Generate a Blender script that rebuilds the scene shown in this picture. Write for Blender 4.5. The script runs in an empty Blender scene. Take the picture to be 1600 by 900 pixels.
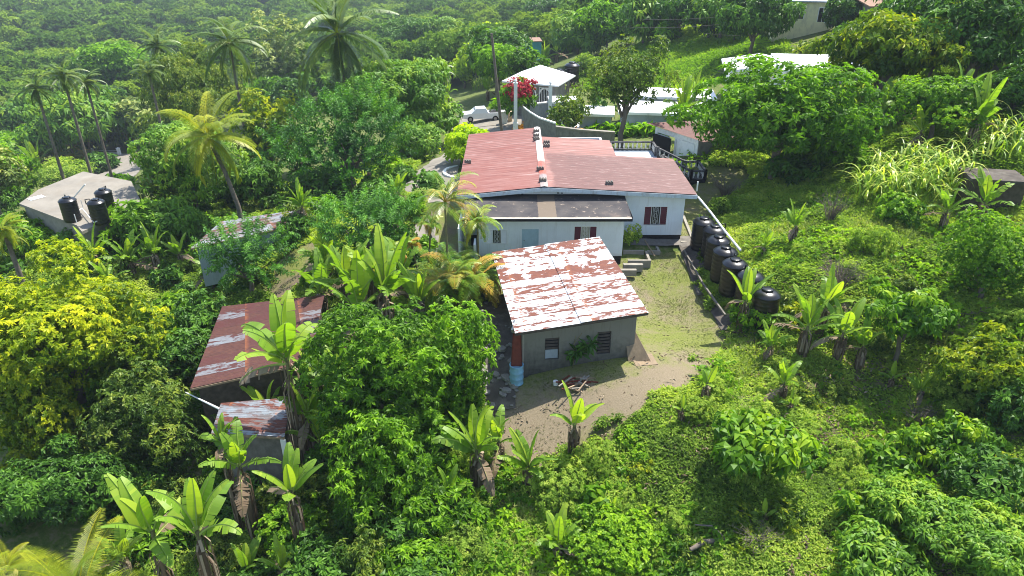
import bpy, math, random
import numpy as np
from mathutils import Vector, Matrix
R_=math.radians
# ------------------------------------------------------------------ camera, sky, sun, exposure
S=bpy.context.scene; COL=S.collection
F_=1100.; PIT=R_(27.5); HC=15.
cam=bpy.data.cameras.new('camera'); cam.lens=36*F_/1600; cam.sensor_width=36; cam.clip_end=6000; cam.clip_start=.3
co=bpy.data.objects.new('camera',cam); co.location=(0,0,HC); co.rotation_euler=(R_(90)-PIT,0,0); COL.objects.link(co); S.camera=co
SUN_EL,SUN_AZ=62.,42.          # azimuth clockwise from +Y: sun stands behind and to the right
w=bpy.data.worlds.new('World'); S.world=w; w.use_nodes=True
nt=w.node_tree; bg=nt.nodes['Background']; sky=nt.nodes.new('ShaderNodeTexSky'); sky.sky_type='NISHITA'; sky.sun_disc=False
sky.sun_elevation=R_(SUN_EL); sky.sun_rotation=R_(SUN_AZ); nt.links.new(sky.outputs[0],bg.inputs[0]); bg.inputs[1].default_value=.15
sl=bpy.data.lights.new('sun','SUN'); sl.energy=5.0; sl.angle=R_(.5); sl.color=(1,.95,.86)
so=bpy.data.objects.new('sun',sl); sv=Vector((math.sin(R_(SUN_AZ))*math.cos(R_(SUN_EL)),math.cos(R_(SUN_AZ))*math.cos(R_(SUN_EL)),math.sin(R_(SUN_EL))))
so.rotation_euler=sv.to_track_quat('Z','Y').to_euler(); so.location=(0,0,60); COL.objects.link(so)
S.view_settings.view_transform='Standard'; S.view_settings.look='None'; S.view_settings.exposure=1.1; S.view_settings.gamma=1
S.cycles.max_bounces=6; S.cycles.diffuse_bounces=3; S.cycles.glossy_bounces=2; S.cycles.transmission_bounces=4; S.cycles.volume_bounces=0
S.cycles.use_denoising=True; S.cycles.denoising_input_passes='RGB_ALBEDO_NORMAL'; S.cycles.denoising_prefilter='ACCURATE'; S.cycles.pixel_filter_type='BLACKMAN_HARRIS'; S.cycles.filter_width=1.0
# ------------------------------------------------------------------ projection helpers (photo pixel <-> place in the world)
cP,sP=math.cos(PIT),math.sin(PIT)
def ray(px,py):
    a=(px-800)/F_; b=(450-py)/F_
    return np.array((a,cP+b*sP,-sP+b*cP))
def atz(px,py,z):
    r=ray(px,py); t=(z-HC)/r[2]; return Vector((r[0]*t,r[1]*t,z))
def aty(px,py,Y):
    r=ray(px,py); t=Y/r[1]; return Vector((r[0]*t,Y,HC+r[2]*t))
def depth(x,y,z): return y*cP-(z-HC)*sP
# ------------------------------------------------------------------ terrain height
CP=[(-3,34,-.9),(2,34,-.9),(6,35,-.8),(10,36,-.7),(10,33,-.8),(11,30,-.8),(12,27,-.8),(8,30,-.9),(7,27,-1.),(5,23.8,-1.1),(0,23,-1.35),(2,20,-1.5),
(-1,26,-1.3),(-2,30,-1.1),(5,21,-1.4),(8,23,-1.2),(-3,20,-2.),(-6,24,-2.3),(-6,30,-1.6),(-9,22,-3.4),(-12,20,-4),(-14,27,-3.4),(-10,30,-2.2),(-8,36,-1.2),
(-13,38,-2.6),(-18,36,-3.4),(-25,40,-4.2),(-30,46,-4.6),(-24,50,-4.6),(-5,40,-.7),(-6,44,-.8),(-5,50,-1.2),(-12,46,-2.4),(3,42,-.6),(5,48,-.6),(12,40,-.4),
(12,46,-.2),(15,48,.1),(5,54,-1.5),(0,60,-2.4),(8,62,-2.4),(2,70,-3.6),(-3,77,-4.4),(5,82,-4.2),(15,72,-2.6),(-15,62,-5.5),(-30,70,-9),(-15,85,-8),(-45,90,-14),
(-5,14,-3.6),(-12,14,-5),(-18,18,-5),(-24,28,-5),(4,14,-2.6),(9,14,-2.3),(14,15,-2),(8,18,-1.8),(12,19,-1.5),(16,21,-.8),(20,22,0),(13,24,-.9),(15,28,0),(18,32,1.),
(22,30,2),(26,34,3),(16,36,.7),(20,38,1.6),(26,42,3.6),(16,42,.5),(20,48,1.6),(28,52,3.4),(34,44,5),(20,60,0),(26,64,1.2),(32,72,2.2),(38,60,5),(26,80,-.5),(22,92,-1.6),
(30,100,.6),(37,96,2.6),(45,90,5),(50,110,6),(36,112,3.2),(15,96,-4),(0,100,-6),(10,120,-7),(30,130,1),(60,80,10),(55,60,11),(45,40,9),(30,20,4),(40,20,7),
(-20,120,-14),(0,150,-13),(-60,130,-20),(-70,80,-20),(-50,50,-10),(-35,30,-7),(-30,12,-7),(0,5,-5),(20,5,-3),(40,0,3),(-20,0,-8),(0,-20,-8),(30,-30,0),(-40,-20,-12),
(30,170,-8),(70,160,8),(-80,200,-26),(0,220,-20),(80,240,-6),(-160,250,-30),(-100,350,-32),(0,350,-26),(100,350,-18),(200,350,0),(160,200,10),(120,100,22),
(-200,450,-30),(0,500,-26),(200,520,-8),(-150,100,-28),(-250,300,-26),(0,800,10),(-400,700,15),(400,700,30),(0,1400,90),(-900,1300,90),(900,1300,100),(-900,300,40),(900,300,90),(-500,-300,-10),(500,-300,30)]
_c=np.array(CP,float)
def _phi(d): return np.sqrt(d*d+9.)
_D=np.sqrt(((_c[:,None,:2]-_c[None,:,:2])**2).sum(-1)); _n=len(_c)
_A=np.zeros((_n+1,_n+1)); _A[:_n,:_n]=_phi(_D)+np.eye(_n)*1.5; _A[:_n,_n]=1; _A[_n,:_n]=1
_W=np.linalg.solve(_A,np.r_[_c[:,2],0])
def hgt(x,y):
    x=np.asarray(x,float); y=np.asarray(y,float); sh=x.shape; x=x.ravel(); y=y.ravel(); out=np.empty(len(x))
    for i in range(0,len(x),20000):
        d=np.sqrt((x[i:i+20000,None]-_c[None,:,0])**2+(y[i:i+20000,None]-_c[None,:,1])**2)
        out[i:i+20000]=_phi(d)@_W[:_n]+_W[_n]
    return out.reshape(sh)
def H(x,y): return float(hgt([x],[y])[0])
_ts=np.r_[np.arange(8,70,.35),np.arange(70,160,1.),np.arange(160,900,6.)]
def hit(px,py,up=0):
    r=ray(px,py); z=HC+r[2]*_ts; g=hgt(r[0]*_ts,r[1]*_ts)+up; k=np.argmax(z<g)
    if k==0: k=len(_ts)-1
    a=z[k-1]-g[k-1]; b=z[k]-g[k]; t=_ts[k-1]+(_ts[k]-_ts[k-1])*a/(a-b+1e-9)
    x,y=r[0]*t,r[1]*t; return Vector((x,y,H(x,y)))
def inpoly(x,y,P):
    x=np.asarray(x); y=np.asarray(y); c=np.zeros(x.shape,bool); n=len(P)
    for i in range(n):
        x1,y1=P[i][:2]; x2,y2=P[(i+1)%n][:2]
        if y1==y2: continue
        c^=((y1>y)!=(y2>y))&(x<(x2-x1)*(y-y1)/(y2-y1)+x1)
    return c
def hpoly(pp): return [tuple(hit(*p)) for p in pp]
# ------------------------------------------------------------------ object helpers
def tag(o,label,cat=None,group=None,kind=None):
    if label: o['label']=label
    if cat: o['category']=cat
    if group: o['group']=group
    if kind: o['kind']=kind
    return o
def empty(name,loc,rz=0,label=None,cat=None,group=None):
    o=bpy.data.objects.new(name,None); COL.objects.link(o); o.location=loc; o.rotation_euler=(0,0,rz); o.empty_display_size=.3
    return tag(o,label,cat,group)
def link(name,me,parent=None,loc=(0,0,0),rot=(0,0,0),sc=(1,1,1)):
    o=bpy.data.objects.new(name,me); COL.objects.link(o); o.parent=parent; o.location=loc; o.rotation_euler=rot; o.scale=sc
    return o
def np_mesh(name,V,F,mats,attr=None,smooth=False,midx=None):
    me=bpy.data.meshes.new(name); V=np.ascontiguousarray(V,np.float32); F=np.ascontiguousarray(F,np.int32)
    me.vertices.add(len(V)); me.vertices.foreach_set('co',V.ravel()); k=F.shape[1]
    me.loops.add(F.size); me.loops.foreach_set('vertex_index',F.ravel()); me.polygons.add(len(F))
    me.polygons.foreach_set('loop_start',np.arange(0,F.size,k,dtype=np.int32)); 
    if attr is not None:
        a=me.attributes.new('tint','FLOAT','FACE'); a.data.foreach_set('value',np.ascontiguousarray(attr,np.float32))
    if midx is not None: me.polygons.foreach_set('material_index',np.ascontiguousarray(midx,np.int32))
    me.polygons.foreach_set('use_smooth',np.full(len(F),smooth)); me.update(calc_edges=True)
    for m in (mats if isinstance(mats,(list,tuple)) else [mats]): me.materials.append(m)
    return me
class MB:
    def __init__(s): s.v=[]; s.f=[]; s.m=[]; s.s=[]; s.M=Matrix()
    def add(s,vs,fs,m=0,sm=False):
        b=len(s.v); s.v+=[tuple(s.M@Vector(p)) for p in vs]; s.f+=[tuple(b+i for i in f) for f in fs]; s.m+=[m]*len(fs); s.s+=[sm]*len(fs); return s
    def box(s,x0,x1,y0,y1,z0,z1,m=0,rz=0,piv=None):
        vs=[(x,y,z) for z in(z0,z1) for y in(y0,y1) for x in(x0,x1)]
        if rz:
            px,py=piv or ((x0+x1)/2,(y0+y1)/2); c,n=math.cos(rz),math.sin(rz)
            vs=[(px+(x-px)*c-(y-py)*n,py+(x-px)*n+(y-py)*c,z) for x,y,z in vs]
        return s.add(vs,[(0,2,3,1),(4,5,7,6),(0,1,5,4),(2,6,7,3),(0,4,6,2),(1,3,7,5)],m)
    def hexa(s,b,t,m=0):   # 4 bottom points, 4 top points
        return s.add(list(b)+list(t),[(3,2,1,0),(4,5,6,7),(0,1,5,4),(1,2,6,5),(2,3,7,6),(3,0,4,7)],m)
    def beam(s,a,b,wd,ht,m=0):
        a=Vector(a);b=Vector(b);d=(b-a).normalized(); sd=d.cross(Vector((0,0,1)))
        if sd.length<1e-3: sd=Vector((1,0,0))
        sd.normalize(); u=sd.cross(d)
        q=lambda p:[p-sd*wd/2-u*ht/2,p+sd*wd/2-u*ht/2,p+sd*wd/2+u*ht/2,p-sd*wd/2+u*ht/2]
        A=q(a);B=q(b); return s.add(A+B,[(0,1,2,3),(7,6,5,4),(0,4,5,1),(1,5,6,2),(2,6,7,3),(3,7,4,0)],m)
    def tube(s,pts,rad,n=8,m=0,cap=True):
        pts=[Vector(p) for p in pts]; k=len(pts); rad=rad if isinstance(rad,(list,tuple)) else [rad]*k; vs=[];fs=[]
        for i,p in enumerate(pts):
            d=(pts[min(i+1,k-1)]-pts[max(i-1,0)]).normalized(); a=d.cross(Vector((0,1,0.01)) if abs(d.y)<.9 else Vector((1,0,0))).normalized(); b=d.cross(a)
            for j in range(n):
                t=2*math.pi*j/n; vs.append(p+(a*math.cos(t)+b*math.sin(t))*rad[i])
        for i in range(k-1):
            for j in range(n): fs.append((i*n+j,i*n+(j+1)%n,(i+1)*n+(j+1)%n,(i+1)*n+j))
        s.add(vs,fs,m,True)
        if cap: s.add(vs[:n],[tuple(range(n))],m); s.add(vs[-n:],[tuple(range(n))[::-1]],m)
        return s
    def lathe(s,prof,n=32,m=0,c=(0,0)):
        vs=[];fs=[]
        for r,z in prof:
            for j in range(n):
                t=2*math.pi*j/n; vs.append((c[0]+r*math.cos(t),c[1]+r*math.sin(t),z))
        for i in range(len(prof)-1):
            for j in range(n): fs.append((i*n+j,i*n+(j+1)%n,(i+1)*n+(j+1)%n,(i+1)*n+j))
        return s.add(vs,fs,m,True)
    def sheet(s,p00,p10,p11,p01,nu,nv,off=None,m=0,sm=False):   # bilinear grid, off(u,v) pushes along the normal
        p00,p10,p11,p01=map(Vector,(p00,p10,p11,p01)); nr=(p10-p00).cross(p01-p00).normalized(); vs=[]
        for j in range(nv+1):
            for i in range(nu+1):
                u,v=i/nu,j/nv; p=p00*(1-u)*(1-v)+p10*u*(1-v)+p11*u*v+p01*(1-u)*v
                vs.append(p+nr*(off(u,v) if off else 0))
        fs=[(j*(nu+1)+i,j*(nu+1)+i+1,(j+1)*(nu+1)+i+1,(j+1)*(nu+1)+i) for j in range(nv) for i in range(nu)]
        return s.add(vs,fs,m,sm)
    def build(s,name,mats,parent=None,loc=(0,0,0),rz=0):
        me=bpy.data.meshes.new(name); me.from_pydata(s.v,[],s.f)
        for m in (mats if isinstance(mats,(list,tuple)) else [mats]): me.materials.append(m)
        me.polygons.foreach_set('material_index',s.m); me.polygons.foreach_set('use_smooth',s.s); me.update()
        return link(name,me,parent,loc,(0,0,rz))
# ------------------------------------------------------------------ node helpers / materials
def nd(nt,typ,ins=None,**pr):
    n=nt.nodes.new('ShaderNode'+typ)
    for k,v in pr.items(): setattr(n,k,v)
    for k,v in (ins or {}).items():
        if isinstance(v,bpy.types.NodeSocket): nt.links.new(v,n.inputs[k])
        else:
            if isinstance(v,tuple) and len(v)==3 and n.inputs[k].type=='RGBA': v=v+(1,)
            n.inputs[k].default_value=v
    return n
def newmat(name,rough=.7,spec=.3):
    m=bpy.data.materials.new(name); m.use_nodes=True; nt=m.node_tree; b=nt.nodes['Principled BSDF']; b.inputs['Roughness'].default_value=rough
    b.inputs['Specular IOR Level'].default_value=spec
    return m,nt,b
def coords(nt,sc=(1,1,1),kind='Object',loc=(0,0,0)):
    t=nd(nt,'TexCoord'); return nd(nt,'Mapping',{'Vector':t.outputs[kind],'Scale':sc,'Location':loc}).outputs[0]
def noise(nt,vec,scale,det=4,rough=.6): return nd(nt,'TexNoise',{'Vector':vec,'Scale':scale,'Detail':det,'Roughness':rough}).outputs[0]
def ramp(nt,fac,stops,interp='LINEAR'):
    n=nd(nt,'ValToRGB',{'Fac':fac}); e=n.color_ramp; e.interpolation=interp
    while len(e.elements)<len(stops): e.elements.new(.5)
    for el,(p,c) in zip(e.elements,stops):
        el.position=p; el.color=(c if isinstance(c,tuple) else (c,c,c))+(1,)
    return n.outputs[0]
def mix(nt,f,a,b,bt='MIX'):
    n=nt.nodes.new('ShaderNodeMix'); n.data_type='RGBA'; n.blend_type=bt
    for k,v in ((0,f),(6,a),(7,b)):
        if isinstance(v,bpy.types.NodeSocket): nt.links.new(v,n.inputs[k])
        else: n.inputs[k].default_value=v if k==0 else (tuple(v)+(1,))[:4]
    return n.outputs[2]
def mth(nt,op,a,b=0,c=None):
    n=nt.nodes.new('ShaderNodeMath'); n.operation=op
    for k,v in enumerate((a,b)+(() if c is None else (c,))):
        if isinstance(v,bpy.types.NodeSocket): nt.links.new(v,n.inputs[k])
        else: n.inputs[k].default_value=v
    return n.outputs[0]
def bump(nt,b,h,st=.3,dist=.02):
    nt.links.new(nd(nt,'Bump',{'Height':h,'Strength':st,'Distance':dist}).outputs[0],b.inputs['Normal'])
def put(nt,b,c): nt.links.new(c,b.inputs['Base Color'])
def plain(name,c,rough=.6,var=.25,scale=3,dirt=None,bp=.2,spec=.3,metal=0,dirtamt=(.5,.75)):
    m,nt,b=newmat(name,rough,spec); b.inputs['Metallic'].default_value=metal; v=coords(nt)
    n=noise(nt,v,scale,5); lo=tuple(x*(1-var) for x in c); hi=tuple(min(1,x*(1+var*.5)) for x in c)
    col=ramp(nt,n,[(.3,lo),(.7,hi)])
    if dirt:
        n2=noise(nt,coords(nt,(1,1,.35)),scale*.8,7,.7); col=mix(nt,ramp(nt,n2,[(dirtamt[0],0.),(dirtamt[1],1.)]),col,dirt)
    put(nt,b,col)
    if bp: bump(nt,b,noise(nt,v,scale*12,3),bp,.01)
    return m
def wallmat(name,c,stain,base_z=0,h=.6):
    m,nt,b=newmat(name,.75,.2); v=coords(nt); n=noise(nt,v,1.2,5); col=ramp(nt,n,[(.3,tuple(x*.9 for x in c)),(.7,c)])
    st=noise(nt,coords(nt,(2.5,2.5,.25)),3,6,.7); col=mix(nt,ramp(nt,st,[(.52,0.),(.85,.55)]),col,stain)
    z=nd(nt,'SeparateXYZ',{'Vector':coords(nt)}).outputs[2]
    lo=mth(nt,'ADD',mth(nt,'MULTIPLY',mth(nt,'SUBTRACT',z,base_z),1/h),mth(nt,'MULTIPLY',noise(nt,v,4,5),.8))
    col=mix(nt,ramp(nt,lo,[(.35,.8),(1.1,0.)]),col,stain); put(nt,b,col); bump(nt,b,noise(nt,v,25,3),.15,.01); return m
def rustroof(name,paint,rust,rust2,along=0,sheet=.72,length=2.6,amt=.5,shift=(0,0),bare=None,barep=.3,fine=1.):
    # peeling painted corrugated iron: sheets run along axis `along`, each sheet has its own degree of rust
    m,nt,b=newmat(name,.5,.4); v=coords(nt,loc=(shift[0],shift[1],0)); s=nd(nt,'SeparateXYZ',{'Vector':v}).outputs
    u=s[along]; w_=s[1-along]
    fu=mth(nt,'FLOOR',mth(nt,'DIVIDE',u,length)); fw=mth(nt,'FLOOR',mth(nt,'DIVIDE',w_,sheet))
    cell=nd(nt,'CombineXYZ',{'X':fu,'Y':fw,'Z':3.3}).outputs[0]; wn=nd(nt,'TexWhiteNoise',{'Vector':cell},noise_dimensions='3D')
    r1=wn.outputs[0]; wc=nd(nt,'SeparateColor',{'Color':wn.outputs[1]}).outputs
    st=(1.1,5,1) if along==0 else (5,1.1,1)
    n1=noise(nt,coords(nt,st,loc=(shift[0],shift[1],0)),1.25*fine,7,.62)
    if fine>1: n1=mix(nt,ramp(nt,mth(nt,'DIVIDE',w_,8.),[(.38,0.),(.55,1.)]),n1,noise(nt,coords(nt,(1.3,1.7,1)),1.5,7,.6))
    frac=mth(nt,'FRACT',mth(nt,'DIVIDE',w_,sheet)); seam=mth(nt,'ABSOLUTE',mth(nt,'SUBTRACT',frac,.5)) # .5 at seam
    fac=mth(nt,'ADD',mth(nt,'ADD',n1,mth(nt,'MULTIPLY',mth(nt,'SUBTRACT',r1,.5),.34 if fine<=1 else .15)),mth(nt,'MULTIPLY',mth(nt,'POWER',mth(nt,'MULTIPLY',seam,2.),4.),.12))
    th=.5+(.5-amt)*.35
    f=ramp(nt,fac,[(th,0.),(th+.025,1.)])
    n2=noise(nt,coords(nt,st),4,5); rc=ramp(nt,n2,[(.35,rust),(.65,rust2)])
    pc=mix(nt,ramp(nt,noise(nt,v,9,4),[(.4,0.),(.8,.25)]),paint,rust2)
    if bare: pc=mix(nt,mth(nt,'MULTIPLY',ramp(nt,wc[0],[(barep,.9),(barep+.02,0.)]),ramp(nt,noise(nt,coords(nt,(1.3,4,1)),1.3,6,.65),[(.44,0.),(.5,1.)])),pc,bare)
    end=mth(nt,'FRACT',mth(nt,'DIVIDE',u,length)); 
    ef=ramp(nt,mth(nt,'ADD',end,mth(nt,'MULTIPLY',n2,.12)),[(.0,.8),(.14,0.),(1.,0.)])
    pc=mix(nt,ramp(nt,noise(nt,coords(nt,(3,1,1)),.6,4),[(.35,0.),(.7,.5)]),pc,tuple(x*1.9 for x in rust)) if bare else pc; col=mix(nt,f,pc,rc); col=mix(nt,mth(nt,'MULTIPLY',ef,ramp(nt,n1,[(.42,0.),(.5,1.)])),col,(.36,.12,.03))
    ln=ramp(nt,frac,[(0,.75),(.03,0.),(.97,0.),(1,.75)]); col=mix(nt,ln,col,tuple(x*.5 for x in rust))
    put(nt,b,col); nt.links.new(mth(nt,'ADD',mth(nt,'MULTIPLY',f,.3),.42),b.inputs['Roughness']); bump(nt,b,n1,.2,.01); return m
def leafmat(name,dark,mid,light,trans=.4,rough=.5,spec=.28,tcol=None,raw=False):
    if not raw: dark,mid,light=[(c[0]*2.1,c[1]*1.75,c[2]*.8) for c in (dark,mid,light)]
    m,nt,b=newmat(name,rough,spec)
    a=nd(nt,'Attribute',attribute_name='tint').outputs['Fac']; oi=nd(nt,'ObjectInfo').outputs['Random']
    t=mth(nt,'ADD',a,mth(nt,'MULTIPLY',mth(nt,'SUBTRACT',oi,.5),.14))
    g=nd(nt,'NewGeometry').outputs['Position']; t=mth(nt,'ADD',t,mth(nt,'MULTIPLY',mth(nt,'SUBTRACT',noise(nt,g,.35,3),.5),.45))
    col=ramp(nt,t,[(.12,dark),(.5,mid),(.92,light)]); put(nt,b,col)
    tr=nd(nt,'BsdfTranslucent',{'Color':mix(nt,1.,col,tcol or (1.6,1.7,.5),'MULTIPLY')})
    ms=nd(nt,'MixShader',{0:trans,1:b.outputs[0],2:tr.outputs[0]}); nt.links.new(ms.outputs[0],nt.nodes['Material Output'].inputs[0]); return m
L={}
L['broad']=leafmat('leaf_broad',(.018,.055,.008),(.05,.13,.012),(.12,.25,.022))
L['bright']=leafmat('leaf_bright',(.02,.065,.008),(.058,.15,.012),(.125,.26,.02))
L['dark']=leafmat('leaf_dark',(.012,.04,.010),(.028,.085,.018),(.06,.15,.03),.25)
L['mango']=leafmat('leaf_mango',(.022,.065,.010),(.055,.145,.018),(.13,.22,.03),.3,.5,.25)
L['yellow']=leafmat('leaf_yellow',(.06,.13,.01),(.26,.34,.012),(.62,.60,.02),.42,.5,.25,None,True)
L['yg']=leafmat('leaf_yellow_green',(.02,.055,.008),(.065,.125,.012),(.20,.25,.016),.35)
L['lime']=leafmat('leaf_lime',(.06,.13,.008),(.15,.26,.012),(.27,.38,.018))
L['olive']=leafmat('leaf_olive',(.018,.05,.014),(.05,.10,.025),(.12,.17,.04),.3)
L['feather']=leafmat('leaf_feather',(.012,.05,.016),(.03,.105,.026),(.065,.18,.03),.3)
L['greyish']=leafmat('leaf_pale',(.03,.06,.03),(.07,.12,.055),(.2,.26,.14),.2)
L['banana']=leafmat('leaf_banana',(.09,.18,.02),(.18,.31,.03),(.34,.44,.045),.42,.45,.3,None,True)
L['palm']=leafmat('leaf_palm',(.022,.055,.012),(.045,.095,.018),(.12,.17,.035),.28,.4,.45)
L['palmyel']=leafmat('leaf_palm_yellow',(.045,.09,.012),(.11,.165,.013),(.24,.26,.03),.4,.42,.3)
L['areca']=leafmat('leaf_areca',(.04,.12,.015),(.11,.17,.02),(.21,.155,.05),.3,.36,.4)
L['cane']=leafmat('leaf_cane',(.06,.13,.03),(.13,.24,.06),(.33,.4,.2),.35,.4,.4)
L['weed']=leafmat('leaf_weed',(.075,.135,.022),(.22,.34,.045),(.42,.49,.09),.4,.65,.15,None,True)
L['fieldg']=leafmat('field_blade',(.07,.15,.014),(.17,.31,.025),(.34,.44,.045),.4,.6,.15,None,True)
L['tallg']=leafmat('tall_blade',(.08,.13,.03),(.19,.26,.05),(.40,.42,.13),.4,.6,.15,None,True)
L['pink']=leafmat('petal_pink',(.3,.015,.03),(.45,.03,.05),(.55,.12,.10),.3,.5,.2,(1.1,1,1),True)
L['orange']=leafmat('petal_orange',(.6,.25,.01),(.7,.36,.02),(.75,.45,.03),.3,.5,.2,(1.1,1,.8),True)
L['brown']=leafmat('leaf_dead',(.08,.055,.035),(.16,.115,.075),(.30,.24,.17),.1,.8,.1,(1,1,1),True)
M={}
M['bark']=plain('bark',(.17,.14,.11),.9,.4,5,(.07,.06,.05))
M['bark2']=plain('bark_dark',(.08,.065,.05),.9,.4,5,None)
M['stem']=plain('banana_stem',(.16,.15,.07),.7,.5,6,(.2,.13,.07))
M['rib']=plain('leaf_rib',(.32,.42,.09),.5,.1,4,None,0)
M['wall']=wallmat('white_wall',(.74,.78,.80),(.45,.43,.38),.25,.5)
M['wallw']=plain('painted_white',(.8,.8,.78),.6,.08,4,(.5,.48,.42))
M['plinth']=plain('black_plinth',(.014,.014,.015),.7,.3,4)
M['fascia']=plain('fascia_blue_grey',(.45,.52,.56),.6,.12,6,(.3,.27,.24))
M['greyc']=wallmat('stained_concrete',(.18,.172,.148),(.022,.021,.019),.15,2.5)
M['conc']=plain('concrete',(.27,.25,.21),.9,.25,2,(.18,.16,.13))
M['concd']=plain('old_concrete',(.17,.155,.135),.95,.35,3,(.10,.09,.075))
M['drive']=plain('driveway_concrete',(.23,.21,.175),.9,.22,.8,(.2,.17,.13))
M['block']=plain('block_wall',(.22,.21,.19),.95,.3,3,(.12,.12,.10))
M['tank']=plain('black_tank_plastic',(.006,.007,.009),.3,.3,3,(.010,.011,.013),.03,.5,dirtamt=(.55,.95))
M['pvc']=plain('white_pipe',(.72,.72,.70),.4,.08,4,(.4,.38,.33))
M['glass']=plain('dark_glass',(.02,.022,.024),.12,.3,3,None,0,.6)
M['frame']=plain('white_frame',(.78,.78,.76),.5,.06,4)
M['maroon']=plain('maroon_shutter',(.11,.012,.016),.5,.2,5)
M['door']=plain('pale_blue_door',(.36,.50,.57),.5,.1,4,(.3,.4,.44))
M['curtain']=plain('curtain',(.45,.43,.34),.8,.3,9)
M['wood']=plain('weathered_wood',(.30,.22,.14),.8,.35,6,(.14,.10,.07))
M['ply']=plain('plywood',(.22,.165,.105),.8,.2,4,(.3,.22,.14))
M['metal']=plain('grey_metal',(.3,.3,.3),.4,.2,5,None,.05,.5,.6)
M['rustm']=plain('rusty_iron',(.16,.035,.02),.8,.35,5,(.14,.04,.025))
M['barrel']=plain('blue_barrel',(.22,.42,.56),.4,.15,4,(.15,.3,.4))
M['barrelb']=plain('dark_blue_barrel',(.03,.12,.35),.4,.2,4)
M['stone']=plain('stone',(.23,.215,.19),.95,.3,4,(.16,.14,.12))
M['wroof']=plain('white_roof_paint',(.82,.83,.84),.5,.06,1.5,(.6,.6,.58))
M['bluewall']=plain('blue_grey_wall',(.33,.38,.43),.7,.1,2,(.22,.25,.27))
M['cream']=plain('cream_wall',(.74,.69,.42),.7,.1,2,(.42,.38,.28))
M['teal']=plain('teal_paint',(.06,.26,.28),.6,.2,3)
M['carw']=plain('white_car_paint',(.75,.78,.8),.25,.04,2,None,0,.6)
M['card']=plain('dark_car_paint',(.05,.06,.08),.25,.1,2,None,0,.6)
M['tyre']=plain('tyre',(.02,.02,.02),.85,.2,6)
M['red']=plain('red_lamp',(.5,.02,.01),.4,.1,4,None,0)
M['amber']=plain('stone_wall_tan',(.45,.35,.22),.9,.3,5,(.3,.22,.14))
M['brownroof']=plain('brown_sheet_roof',(.13,.05,.04),.7,.3,4,(.15,.09,.07))
M['tanroof']=plain('tan_roof',(.25,.15,.10),.7,.2,3)
M['yel']=plain('yellow_paint',(.7,.55,.2),.6,.1,4)
M['bal']=plain('baluster_white',(.55,.55,.53),.7,.12,5,(.2,.2,.2))
M['rail']=plain('rail_dark',(.05,.05,.055),.7,.3,6,(.2,.2,.2))
M['wire']=plain('wire',(.03,.03,.03),.6,.1,3,None,0)
M['slab']=plain('patio_white',(.8,.8,.77),.6,.08,2,(.5,.5,.45))
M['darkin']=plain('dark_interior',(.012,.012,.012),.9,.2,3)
M['soil']=plain('grey_rubble_soil',(.085,.072,.06),.95,.4,2,(.16,.145,.12))
# ------------------------------------------------------------------ ground
LAWN_PX=[(985,408),(1062,388),(1080,400),(1098,440),(1128,480),(1150,520),(1125,560),(1080,590),(1040,630),(975,665),(905,705),(860,735),(800,725),(770,690),(752,640),(750,560),(765,480),(800,420)]
LAWN=hpoly(LAWN_PX)
LAWN2=hpoly([(1072,310),(1096,262),(1165,262),(1175,285),(1120,320),(1110,345),(1092,345),(1088,385),(1062,388),(1060,320)])
CLEAR=hpoly([(640,360),(700,300),(720,320),(720,400),(690,400),(650,380)])
CLEAR2=hpoly([(430,410),(500,375),(520,400),(480,440),(440,470),(400,455)])
FIELD=hpoly([(860,130),(1010,62),(1100,35),(1180,55),(1230,60),(1240,90),(1130,100),(1100,140),(1000,140),(900,140)])
def grid_axis(lo,hi,step,far,neg):
    a=list(np.arange(lo,hi+1e-6,step)); s=step; x=hi
    while x<far: s*=1.12; x+=s; a.append(x)
    s=step; x=lo
    while x>neg: s*=1.12; x-=s; a.insert(0,x)
    return np.array(a)
gx=grid_axis(-32,36,.3,2600,-2600); gy=grid_axis(8,62,.3,3200,-700)
X,Y=np.meshgrid(gx,gy); Z=hgt(X,Y)
rs=np.random.RandomState(3)
def vnoise(x,y,s,seed):   # smooth value noise
    xs=x/s; ys=y/s; xi=np.floor(xs).astype(int); yi=np.floor(ys).astype(int); fx=xs-xi; fy=ys-yi; fx=fx*fx*(3-2*fx); fy=fy*fy*(3-2*fy)
    def h(a,b): return (np.sin(a*127.1+b*311.7+seed*74.7)*43758.5453)%1.0
    return (h(xi,yi)*(1-fx)+h(xi+1,yi)*fx)*(1-fy)+(h(xi,yi+1)*(1-fx)+h(xi+1,yi+1)*fx)*fy
lawn=inpoly(X,Y,LAWN)|inpoly(X,Y,LAWN2)
near=(Y<70)&(np.abs(X)<60)
Z=Z+np.where(near&~lawn,(vnoise(X,Y,2.2,1)-.5)*.25+(vnoise(X,Y,.9,2)-.5)*.1,(vnoise(X,Y,3,5)-.5)*.05)
Z=Z+np.where(np.hypot(X,Y)>500,(vnoise(X,Y,260,7)-.4)*60*np.clip((np.hypot(X,Y)-500)/500,0,1),0)
def soft(P):
    return inpoly(X,Y,P).astype(float)
lw=soft(LAWN)+soft(LAWN2)
k=lw.copy()
for _ in range(3): k=(k+np.roll(k,1,0)+np.roll(k,-1,0)+np.roll(k,1,1)+np.roll(k,-1,1))/5
cl=np.clip(soft(CLEAR)+soft(CLEAR2),0,1)
for _ in range(3): cl=(cl+np.roll(cl,1,0)+np.roll(cl,-1,0)+np.roll(cl,1,1)+np.roll(cl,-1,1))/5
fl=soft(FIELD)
DIRT=hpoly([(770,600),(930,618),(1000,585),(1090,560),(1110,585),(1010,635),(930,650),(880,715),(800,730),(760,690)])
dr=soft(DIRT)
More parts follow.
